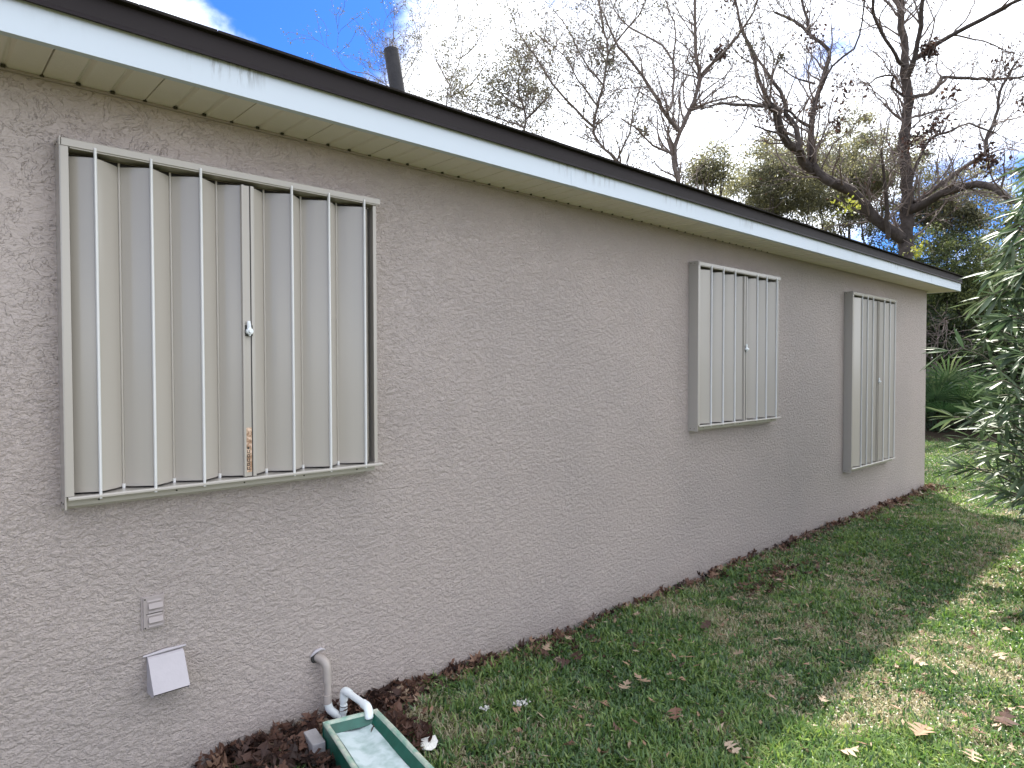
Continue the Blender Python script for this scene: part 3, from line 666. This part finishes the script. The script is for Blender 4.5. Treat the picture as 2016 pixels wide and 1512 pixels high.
def debris():
    b = MB(); n = 3600
    x = 9.5*rng.random(n)**.8+.9; y = -2.5*rng.random(n)
    x2 = rng.uniform(9.7, 16, 1800); y2 = rng.uniform(-1.8, 5, 1800); x = np.concatenate([x, x2]); y = np.concatenate([y, y2]); n = len(x)
    k = ~((np.abs(x-1.30+.2*(-y-.2)) < .17) & (y > -1.02) & (y < -.17)) & (rng.random(n) < .25+1.3*np.clip(vnoise(x, y, 1.6, 9)-.35, 0, 1)); x, y = x[k], y[k]; n = len(x)
    an = rng.uniform(0, 6.28, n); L_ = rng.uniform(.010, .032, n)*np.where(x > 7, 1.25, 1); w = L_*rng.uniform(.14, .30, n); D = np.stack([np.cos(an), np.sin(an), rng.uniform(-.35, .35, n)], 1); T = np.stack([-np.sin(an), np.cos(an), rng.uniform(-.4, .4, n)], 1)
    c = np.stack([x, y, zg(x, y)+rng.uniform(.025, .048, n)], 1)
    V = np.stack([c-D*L_[:, None], c+T*w[:, None], c+D*L_[:, None], c-T*w[:, None]], 1)
    b.add(V.reshape(-1, 3), (np.arange(n)[:, None]*4+np.arange(4)[None]).astype(np.int32), 0, np.repeat(rng.uniform(.55, 1, n), 4)); return b
tag(debris().build('lawn_debris', M['litter']), 'pale dry leaf scraps scattered all over the grass', 'leaf scraps', kind='stuff')

# ------------------------------------------------------------------ vegetation builders
def quads(b, c, size, asp, mi, tint, nrm_up=.3, droop=0, out=None):
    n = len(c); D = rng.normal(size=(n, 3)); 
    if out is not None: D = D*.6+out
    D[:, 2] -= droop; D /= np.linalg.norm(D, axis=1)[:, None]
    A = rng.normal(size=(n, 3)); A[:, 2] += nrm_up; T = np.cross(D, A); T /= np.linalg.norm(T, axis=1)[:, None]+1e-9
    s = size*rng.uniform(.6, 1.3, n)[:, None]; w = s*asp*.5; Nn = np.cross(D, T)
    V = np.stack([c, c+D*s*.5+T*w+Nn*s*.06, c+D*s, c+D*s*.5-T*w+Nn*s*.06], 1)
    b.add(V.reshape(-1, 3), (np.arange(n)[:, None]*4+np.arange(4)[None]).astype(np.int32), mi, np.repeat(np.clip(tint, .001, 1), 4))
def smooth_path(pts, step, wig=0):
    pts = np.asarray(pts, float); o = []
    p = np.vstack([2*pts[0]-pts[1], pts, 2*pts[-1]-pts[-2]])
    for i in range(1, len(p)-2):
        n = max(2, int(np.linalg.norm(p[i+1]-p[i])/step))
        for t in np.arange(n)/n:
            o.append(.5*((2*p[i])+(-p[i-1]+p[i+1])*t+(2*p[i-1]-5*p[i]+4*p[i+1]-p[i+2])*t*t+(-p[i-1]+3*p[i]-3*p[i+1]+p[i+2])*t**3))
    o.append(pts[-1]); o = np.array(o)
    if wig: o[1:-1] += rng.normal(size=(len(o)-2, 3))*wig
    return o
def grow(b, p, d, L_, r, depth, tips, k=5, up=.06, wander=.30, dens=1.0, fork=.55, mi=1):
    n = max(4, int(L_/.16)); st = L_/n; pts = [p]; q = p.copy(); d = d/np.linalg.norm(d)
    ds = [d]
    for i in range(n):
        d = d+rng.normal(size=3)*wander*(.6 if depth > 1 else .85); d[2] += up; d /= np.linalg.norm(d); q = q+d*st; pts.append(q); ds.append(d)
    rad = np.maximum(np.linspace(r, r*.35, n+1), .0055); b.tube(pts, rad, 3 if r < .02 else k, mi, cap=False)
    if depth == 0 or r < .0040: tips.append(pts[-1]); tips.append(pts[len(pts)//2]); return
    m = max(2, int(L_/.30*dens))
    for j in range(m):
        t = rng.uniform(.2, 1) if j else 1.0; i = min(n, int(t*n)); dd = ds[i]; ax = rng.normal(size=3); ax -= ax.dot(dd)*dd; ax /= np.linalg.norm(ax)+1e-9
        a = rng.uniform(.35, 1.0); nd = dd*math.cos(a)+ax*math.sin(a)
        grow(b, pts[i], nd, L_*rng.uniform(.40, .68), rad[i]*rng.uniform(.5, .72), depth-1, tips, k, up, wander, dens, fork, mi)
def tree(name, label, cat, limbs, group=None, barkm='bark', twigm='twig', leafm='olive', zc=16, spread=.09, tw=1.0, depth=3, leaves=0, lsize=.06, clumps=0, base=None, twl=1.5, up=.05, seed=1, lasp=.5, twr=1.0, ltint=(.5, .25)):
    global rng
    rng = np.random.default_rng(seed)
    tb = MB(); cb = MB(); tips = []; paths = []
    for L in limbs:
        px, ra, rb_, za, zb_ = L; ra *= .66; rb_ *= .9
        n = len(px); pts = [P(u, v, za+(zb_-za)*i/(n-1)+zc) for i, (u, v) in enumerate(px)]
        pts = np.array([tuple(q) for q in pts])
        if base is not None and L is limbs[0]:
            pts = np.vstack([[[pts[0][0], pts[0][1], -.1]], [[pts[0][0], pts[0][1], pts[0][2]*.5]], pts])
        sp = smooth_path(pts, .22, .012); rad = np.linspace(ra, rb_, len(sp)); rad = rad*(1+.06*np.sin(np.arange(len(sp))*1.7))
        tb.tube(sp, rad, 9 if ra > .06 else 6, 0); paths.append((sp, rad, L is limbs[0]))
    for sp, rad, main in paths:
        seg = np.linalg.norm(np.diff(sp, axis=0), axis=1).sum(); m = int(seg/.30*tw)
        lo = .35 if main else .08
        for j in range(m):
            t = rng.uniform(lo, 1) if j > 1 else 1.0; i = min(len(sp)-1, int(t*len(sp))); dd = sp[min(i+1, len(sp)-1)]-sp[max(i-1, 0)]; dd /= np.linalg.norm(dd)
            ax = rng.normal(size=3); ax -= ax.dot(dd)*dd; ax /= np.linalg.norm(ax); a = rng.uniform(.5, 1.2)
            if j <= 1: a *= .35
            grow(cb, sp[i], dd*math.cos(a)+ax*math.sin(a)+np.array([0, 0, .15]), rng.uniform(.5, 1)*twl*(1.0 if rad[i] < .08 else 1.1), min(rad[i]*.5, .026)*twr, depth-1, tips, up=up, mi=0)
    tips = np.array(tips)
    if leaves:
        c = tips[rng.integers(0, len(tips), leaves)]+rng.normal(size=(leaves, 3))*spread; quads(cb, c, lsize, lasp, 1, rng.normal(*ltint, leaves))
    for k in range(clumps):
        t0 = tips[rng.integers(0, len(tips))]; n = rng.integers(60, 170); c = t0+rng.normal(size=(n, 3))*rng.uniform(.08, .2); quads(cb, c, lsize*1.5, .55, 1, rng.normal(.15, .2, n), droop=.4)
    root = empty(name, (0, 0, 0)); b0 = paths[0][0][0]; root.location = (b0[0], b0[1], 0)
    for bb in (tb, cb):
        for i in range(len(bb.v)): bb.v[i] = bb.v[i]-np.array([b0[0], b0[1], 0], dtype=np.float32)
    tag(root, label, cat, group)
    tb.build('trunk', M[barkm], root, smooth=True); cb.build('crown', [M[twigm], M[leafm]], root)
    return root
def bush(name, label, cat, cx, cy, cz, rx, ry, rz, n_clump, n_leaf, lsize, leafm, group=None, seed=1, clr=.3, asp=.45, tint=(.45, .25), droop=0, stems=14, barkm='bark', th=True):
    global rng
    rng = np.random.default_rng(seed); cb = MB(); sb = MB()
    root = empty(name, (cx, cy, 0)); tag(root, label, cat, group)
    q = rng.normal(size=(n_clump, 3)); q /= np.linalg.norm(q, axis=1)[:, None]; q *= (rng.random((n_clump, 1))**.45)*(1+.22*np.sin(q[:, :1]*7+seed)+.18*np.sin(q[:, 2:]*9+q[:, 1:2]*5))
    c = q*np.array([rx, ry, rz])+np.array([0, 0, cz]); c = c[c[:, 2] > .1]
    for k in range(stems):
        t0 = c[rng.integers(0, len(c))]; m0 = np.array([rng.normal()*.12*rx, rng.normal()*.12*ry, 0.]); mid = (m0+t0)/2+rng.normal(size=3)*.25*rx*.5; sp = smooth_path([m0, mid, t0], .3, .02)
        sb.tube(sp, np.linspace(.03+.02*rz*.5, .010, len(sp)), 5, 0, cap=False)
    per = n_leaf//len(c)
    for t0 in c:
        r = clr*rng.uniform(.5, 1.3); tn = rng.normal(0, .16)
        m = int(per*rng.uniform(.5, 1.5)); p = rng.normal(size=(m, 3))*np.array([r, r, r*.6])*.6+t0; p = p[p[:, 2] > .02]
        if len(p): quads(cb, p, lsize, asp, 0, rng.normal(tint[0]+tn, tint[1], len(p)), droop=droop)
    sb.build('trunk' if th else 'stems', M[barkm], root, smooth=True); cb.build('crown' if th else 'foliage', M[leafm], root)
    return root

# big oak beyond the far corner
oakA = [([(1778, 640), (1783, 510), (1785, 405), (1785, 348), (1779, 291), (1783, 243), (1789, 202), (1785, 162), (1779, 130), (1783, 97), (1775, 53), (1773, 0), (1768, -80), (1780, -160)], .36, .05, 0, .6),
        ([(1785, 155), (1803, 109), (1811, 53), (1817, 0), (1835, -80)], .10, .04, 0, -1), ([(1800, 117), (1848, 85), (1904, 53), (1969, 20), (2040, -15), (2110, -30)], .09, .03, 0, -2.2),
        ([(1792, 192), (1836, 182), (1856, 154), (1896, 154), (1949, 156), (2016, 150), (2070, 130)], .075, .025, 0, 1.4), ([(1780, 190), (1755, 170), (1760, 150), (1726, 154), (1710, 166)], .05, .018, 0, -.8),
        ([(1779, 130), (1763, 109), (1742, 77), (1722, 32), (1718, 0), (1700, -60)], .075, .03, 0, -1.2),
        ([(1790, 415), (1831, 393), (1872, 376), (1920, 364), (1961, 368), (1990, 395), (2040, 400)], .17, .06, 0, -3), ([(1800, 400), (1848, 364), (1896, 332), (1941, 300), (1941, 275), (1961, 231), (1969, 182), (2001, 121)], .10, .03, 0, .8),
        ([(1795, 345), (1831, 275), (1868, 259), (1908, 243), (1960, 262)], .06, .02, 0, -1.5),
        ([(1775, 470), (1718, 425), (1678, 376), (1637, 360), (1605, 336), (1580, 316), (1576, 300), (1552, 283), (1536, 251), (1528, 219), (1516, 208)], .22, .09, 0, -1.6),
        ([(1640, 362), (1612, 340), (1597, 308), (1597, 259), (1605, 202), (1617, 162), (1631, 117), (1629, 97), (1597, 73), (1564, 40), (1524, 24)], .13, .03, -.9, -.2),
        ([(1574, 298), (1568, 251), (1548, 227), (1544, 198), (1524, 162), (1491, 117), (1470, 80)], .10, .025, -1.5, -.8), ([(1597, 75), (1589, 36), (1580, 0), (1590, -60)], .06, .025, -.4, .2),
        ([(1516, 208), (1475, 208), (1427, 204), (1380, 214)], .07, .02, -1.6, -2.6), ([(1516, 205), (1495, 162), (1483, 109), (1459, 53), (1447, 0), (1430, -50)], .07, .025, -1.6, -1),
        ([(1597, 250), (1570, 235), (1548, 215)], .06, .03, -.9, -1.3), ([(1610, 190), (1640, 130), (1680, 95), (1700, 40), (1705, -20)], .05, .018, -.6, -1.4), ([(1552, 283), (1530, 262), (1485, 247)], .05, .015, -1.6, -2),
        ([(1605, 165), (1560, 150), (1535, 130)], .04, .015, -.5, .4), ([(1788, 235), (1830, 222), (1870, 212), (1905, 195)], .05, .015, .2, 1.2), ([(1748, 470), (1745, 380), (1735, 300)], .09, .03, -.2, -1)]
tree('oak_tree', 'largest bare oak with thick dark leaning limbs beyond the far corner of the house', 'tree', oakA, 'bare trees behind the house', zc=16.5, tw=1.3, depth=3, leaves=2600, lsize=.07, clumps=26, base=True, twl=1.7, seed=3, leafm='litter', ltint=(.2, .15), twr=.95)
oakB = [([(1338, 420), (1334, 356), (1325, 308), (1340, 259), (1358, 219), (1378, 158), (1370, 113), (1368, 53), (1366, 0), (1360, -60)], .13, .03, 0, .5), ([(1338, 259), (1309, 223), (1293, 194), (1265, 154), (1232, 109), (1208, 73), (1190, 30)], .07, .018, 0, -1),
        ([(1309, 223), (1325, 195), (1325, 121), (1289, 81), (1240, 53), (1210, 20)], .05, .018, -.2, 1), ([(1378, 150), (1410, 117), (1451, 73), (1483, 24), (1500, -20)], .05, .018, .3, -1),
        ([(1362, 215), (1400, 200), (1450, 190), (1480, 215)], .045, .015, .2, 1), ([(1318, 300), (1285, 285), (1255, 255), (1225, 235)], .04, .014, 0, -.8), ([(1325, 121), (1330, 60), (1310, 0)], .035, .015, .4, 1)]
tree('slender_bare_tree', 'slender bare forked tree rising above the roof left of the big oak', 'tree', oakB, 'bare trees behind the house', barkm='bark2', zc=14.5, tw=1.8, depth=3, leaves=3600, lsize=.05, clumps=5, base=True, twl=1.35, seed=5, leafm='olive', ltint=(.2, .2))
oakC = [([(1240, 380), (1215, 316), (1190, 295), (1169, 260), (1176, 208), (1187, 167), (1197, 104), (1190, 60), (1180, 10), (1175, -50)], .10, .02, 0, .8), ([(1197, 104), (1225, 69), (1260, 28), (1280, -20)], .04, .016, .5, 0), ([(1169, 250), (1135, 215), (1100, 181), (1065, 128), (1024, 69)], .05, .014, 0, -1),
        ([(1187, 167), (1150, 120), (1120, 60), (1090, 20)], .04, .014, .2, .9), ([(1176, 208), (1140, 160), (1110, 110), (1060, 70)], .035, .012, .2, -.8), ([(1215, 316), (1240, 260), (1250, 200), (1270, 150)], .04, .014, 0, 1)]
tree('leaning_bare_tree', 'bare tree with a crooked base leaning left above the middle of the roof', 'tree', oakC, 'bare trees behind the house', barkm='bark2', zc=16.5, tw=2.1, depth=3, leaves=8000, lsize=.06, clumps=4, base=True, twl=1.5, seed=8, leafm='olive', ltint=(.25, .2))
oakD = [([(870, 330), (878, 205), (885, 167), (906, 115), (912, 69)], .07, .015, 0, .6), ([(885, 167), (860, 120), (848, 75)], .035, .012, .2, 1), ([(906, 115), (935, 90), (950, 60)], .03, .012, .2, -.5), ([(885, 190), (930, 165), (960, 120)], .035, .012, 0, -.8)]
tree('thin_leafy_tree', 'thin leafy tree just right of the roof vent pipe, faint against the white sky', 'tree', oakD, 'hazy leafy trees behind the roof', barkm='bark2', zc=21, tw=1.6, depth=3, leaves=8500, lsize=.06, spread=.06, base=True, twl=1.7, seed=11, ltint=(.6, .2))
oakE = [([(790, 320), (790, 200), (770, 130), (775, 60)], .06, .012, 0, .6), ([(785, 170), (815, 120), (830, 90)], .03, .012, .2, 1), ([(788, 190), (735, 150), (690, 140)], .03, .012, .2, -.5)]
tree('thin_leafy_tree', 'thin leafy tree behind and around the roof vent pipe', 'tree', oakE, 'hazy leafy trees behind the roof', barkm='bark2', zc=22, tw=1.6, depth=3, leaves=7500, lsize=.06, spread=.06, base=True, twl=1.7, seed=13, ltint=(.6, .2))
oakF = [([(1020, 330), (1035, 230), (1020, 170), (1040, 110)], .09, .02, 0, .6), ([(1030, 215), (990, 190), (960, 160)], .05, .014, .2, 1), ([(1035, 235), (1080, 190), (1100, 150)], .05, .014, .2, -.5), ([(1030, 250), (960, 225), (920, 215)], .04, .014, 0, .8)]
tree('dark_leafy_tree', 'denser dark olive tree crown low over the roof, left of the leaning bare tree', 'tree', oakF, 'hazy leafy trees behind the roof', barkm='bark2', zc=18.5, tw=2.6, depth=3, leaves=17000, lsize=.07, base=True, twl=1.25, seed=17, ltint=(.45, .25))
# evergreens
def at(u, v, z): q = P(u, v, z); return q
def bushpx(name, label, cat, u, v, z, ru, rv, **k):
    c = at(u, v, z); r = ru*z/FPX; rzz = rv*z/FPX
    return bush(name, label, cat, c.x, c.y, c.z, r, r, rzz, lsize=k.pop('lsize', .08), **k)
G1 = 'evergreen trees behind the big oak'
bushpx('evergreen_tree', 'rounded evergreen crown left of the big oak trunk, above the roof edge', 'tree', 1535, 368, 20, 108, 88, n_clump=190, n_leaf=36000, leafm='ever', group=G1, seed=21, clr=.34, tint=(.5, .25))
bushpx('evergreen_tree', 'tallest evergreen crown filling in right behind the big oak trunk', 'tree', 1670, 355, 21, 140, 108, n_clump=260, n_leaf=56000, leafm='ever', group=G1, seed=22, clr=.34, tint=(.45, .25))
bushpx('evergreen_tree', 'evergreen crown to the right of the big oak trunk under its low limb', 'tree', 1865, 420, 19.5, 110, 98, n_clump=150, n_leaf=30000, leafm='ever', group=G1, seed=23, clr=.30, tint=(.4, .25))
bushpx('evergreen_tree', 'small evergreen crown poking above the roof behind the slender bare tree', 'tree', 1390, 335, 19, 45, 40, n_clump=60, n_leaf=6500, leafm='ever', group=G1, seed=24, clr=.26, tint=(.6, .25))
bushpx('evergreen_tree', 'evergreen crown at the right edge of the photo behind the oleander', 'tree', 2010, 500, 21, 90, 110, n_clump=100, n_leaf=12000, leafm='ever', group=G1, seed=25, clr=.32, tint=(.4, .25))
# thicket past the corner
G2 = 'tall shrubs of the thicket past the corner'
bushpx('thicket_shrub', 'bushy yellow-green shrub directly past the roof corner', 'shrub', 1880, 560, 18.5, 95, 110, n_clump=170, n_leaf=24000, leafm='thick', group=G2, seed=31, clr=.34, tint=(.62, .25))
bushpx('thicket_shrub', 'dark shrub behind the palmettos beside the house corner', 'shrub', 1850, 720, 18.5, 100, 140, n_clump=170, n_leaf=22000, leafm='thick', group=G2, seed=32, clr=.36, tint=(.3, .2))
bushpx('thicket_shrub', 'dark shrub partly hidden behind the oleander', 'shrub', 1985, 700, 18.8, 110, 150, n_clump=180, n_leaf=22000, leafm='thick', group=G2, seed=33, clr=.36, tint=(.3, .2))
bushpx('thicket_shrub', 'shrub mass out past the right edge of the photo', 'shrub', 2140, 640, 19, 120, 200, n_clump=170, n_leaf=16000, leafm='thick', group=G2, seed=34, clr=.4, tint=(.4, .2), lsize=.11)
bushpx('thicket_shrub', 'low dark shrub hidden behind the house corner', 'shrub', 1740, 640, 19, 90, 150, n_clump=130, n_leaf=10000, leafm='thick', group=G2, seed=35, clr=.4, tint=(.3, .2), lsize=.11)
# dark wood beyond everything (one mass nobody could count)
rng = np.random.default_rng(77); b = MB(); n = 52000
x = rng.uniform(22, 27, n); y = rng.uniform(-9, 14, n); top = 3.6+1.0*vnoise(x*0+y, y*0, .5, 4)+.9*vnoise(y, x, 1.4, 6); z = rng.random(n)**.8*top
quads(b, np.stack([x, y, z], 1), .24, .5, 0, rng.normal(.3, .22, n))
tag(b.build('far_wood', M['thick']), 'dark far wood closing the view beyond the thicket', 'wood', kind='stuff')
# bed of leaf mould under the thicket
b = MB(); pts = [(16.0, -3.5), (16.2, -1), (16.1, 1), (16.3, 2.2), (16.2, 4), (16.5, 7), (16.6, 12), (27, 12), (27, -6), (16, -6)]
b.add([(x, y, .0) for x, y in pts]+[(21, 2, .12)], [(i, (i+1) % 10, 10) for i in range(10)])
tag(b.build('leaf_mould_bed', M['litfloor'], smooth=True), kind='structure')
# bare arching twigs in front of the thicket
tw = [([(1845, 690), (1852, 640), (1866, 632), (1862, 668)], .022, .010, 0, -.4), ([(1850, 660), (1835, 700), (1832, 730)], .02, .008, 0, .2), ([(1862, 660), (1880, 655), (1900, 680), (1925, 690)], .015, .008, -.3, -.5)]
tree('dead_brush', 'leafless grey arching brush between the house corner and the palmettos', 'brush', tw, zc=16.4, tw=2.2, depth=2, base=True, twl=.8, seed=41, barkm='bark2', twigm='twig')
# yellow-green leaf sprays on the oak
def spray(u, v, z, s, n, label):
    b = MB(); c = np.array(tuple(P(u, v, z))); p = rng.normal(size=(n, 3))*s; b.tube(smooth_path([(0, .3, .25), (.02, .1, .1), (0, 0, 0)], .1), .006, 4, 0)
    quads(b, p, .11, .5, 1, rng.uniform(0, 1, n)); o = b.build('leafy_sprig', [M['twig'], M['yellow']]); o.location = c; tag(o, label, 'sprig', 'yellow-green sprigs by the big oak')
spray(1668, 405, 15.0, .14, 60, 'yellow-green sprig hanging left of the big oak trunk'); spray(1807, 490, 15.0, .12, 60, 'bright yellow sprig just above the roof edge right of the oak trunk')

# ------------------------------------------------------------------ palmettos
def palmetto(u, zc, n, h, seed, label):
    global rng
    rng = np.random.default_rng(seed); c = on_ground(u, 0, 0) if False else None
    d = FW+RT*((u-1008)/FPX); d = Vector((d.x, d.y, 0)); k = zc; base = CP+(FW+RT*((u-1008)/FPX))*k; base.z = 0
    root = empty('saw_palmetto', base); tag(root, label, 'palmetto', 'saw palmettos beyond the corner')
    st = MB(); 
    for i in range(n):
        a = rng.uniform(0, 2*np.pi); el = rng.uniform(.35, 1.35); L_ = h*rng.uniform(.45, .8); dirv = np.array([math.cos(a)*math.cos(el), math.sin(a)*math.cos(el), math.sin(el)])
        o = np.array([rng.normal()*.12, rng.normal()*.12, .05]); tip = o+dirv*L_; st.tube([o, (o+tip)/2+np.array([0, 0, .04]), tip], [.010, .008, .006], 5, 0, cap=False)
        fr = MB(); side_ = np.cross(dirv, [0, 0, 1]); side_ /= np.linalg.norm(side_)+1e-6; upv = np.cross(side_, dirv); ns = 20; R_ = h*rng.uniform(.36, .52)
        tn = rng.uniform(.1, .9)
        for j in range(ns):
            t = (j/(ns-1)-.5)*2; an = t*1.95; dd = dirv*math.cos(an)+side_*math.sin(an); rl = R_*1.05*(1-.18*abs(t))*rng.uniform(.88, 1.08)
            w = .024; perp = np.cross(dd, upv); perp /= np.linalg.norm(perp)+1e-9
            m_ = tip+dd*rl*.55+upv*.03*rl; e_ = tip+dd*rl+np.array([0, 0, -.18*rl])
            fr.add([tip-perp*w*.3, tip+perp*w*.3, m_+perp*w, m_+upv*.008, m_-perp*w, e_], [(0, 3, 4), (0, 1, 3), (1, 2, 3), (4, 3, 5), (3, 2, 5)], 0, float(np.clip(tn+rng.normal()*.12, .01, 1)))
        fr.build('frond', M['palm'], root)
    st.build('stalks', M['palm'], root)
palmetto(1850, 15.6, 20, 1.75, 51, 'tallest saw palmetto with dark green fans right beside the house corner')
palmetto(1893, 15.9, 18, 1.85, 52, 'saw palmetto in the middle, left of the oleander')
palmetto(1935, 15.4, 14, 1.35, 53, 'saw palmetto partly hidden behind the oleander leaves')
palmetto(1820, 16.4, 14, 1.5, 54, 'saw palmetto mostly hidden behind the house corner')

# ------------------------------------------------------------------ oleander
def oleander():
    global rng
    rng = np.random.default_rng(61); X0_, Y0_ = 6.18, -2.07; root = empty('oleander', (X0_, Y0_, 0)); tag(root, 'large oleander shrub with long narrow shiny leaves at the right edge of the lawn', 'shrub')
    st = MB(); lf = MB()
    def leaf(p, d, L_, w, tn):
        d = d/np.linalg.norm(d); s = np.cross(d, [0, 0, 1]); s /= np.linalg.norm(s)+1e-6; u = np.cross(s, d); g = np.array([0, 0, -1.])
        roll = rng.normal()*.5; s, u = s*math.cos(roll)+u*math.sin(roll), u*math.cos(roll)-s*math.sin(roll); V = []; dr = rng.uniform(0, .16)
        for t, ww in ((0, .12), (.22, .8), (.5, 1), (.78, .66), (1, .02)):
            c = p+d*L_*t+g*dr*L_*t*t; V += [c-s*w*.5*ww+u*w*.14*ww, c-u*w*.04, c+s*w*.5*ww+u*w*.14*ww]
        F = [(3*i+j, 3*i+j+1, 3*i+j+4, 3*i+j+3) for i in range(4) for j in (0, 1)]
        lf.add(np.array(V), np.array(F, dtype=np.int32), 0, float(np.clip(tn, .01, 1)))
    for k in range(210):
        a = rng.uniform(0, 2*np.pi); rr = rng.uniform(.2, 1.0)**.4; z = rng.uniform(.70, 3.1)
        prof = np.interp(z, [.55, .9, 1.5, 2.0, 2.4, 3.2], [.72, .95, .98, .82, .62, .46])
        z = z+.12*math.sin(a*5); tip = np.array([math.cos(a)*prof*rr, math.sin(a)*prof*rr, z]); b0 = np.array([rng.normal()*.10, rng.normal()*.10, 0]); mid = np.array([tip[0]*.32, tip[1]*.32, z*.62])
        pre = tip-np.array([math.cos(a), math.sin(a), 0])*.22*rr+np.array([0, 0, -.04+.06*(z > 2)])
        sp = smooth_path([b0, mid, pre, tip], .10); st.tube(sp, np.linspace(.013, .004, len(sp)), 5, 0, cap=False)
        m = len(sp); tn = rng.uniform(.1, .7)
        for i in range(int(m*.45), m):
            dd = sp[i]-sp[i-1]; dd /= np.linalg.norm(dd)
            for j in range(3):
                an = j*2.094+i*1.05; ax = np.cross(dd, [math.cos(an), math.sin(an), .3]); ax /= np.linalg.norm(ax)+1e-9
                sp_ = .5 if i == m-1 else rng.uniform(.75, 1.15); leaf(sp[i], dd*math.cos(sp_)+ax*math.sin(sp_), rng.uniform(.15, .25), rng.uniform(.024, .034), tn+rng.normal()*.15)
        for j in range(5):
            leaf(sp[-1], dd+rng.normal(size=3)*.35, rng.uniform(.12, .20), .024, tn+.25)
    st.build('stems', M['stem'], root, smooth=True); lf.build('foliage', M['ole'], root, smooth=True)
oleander()
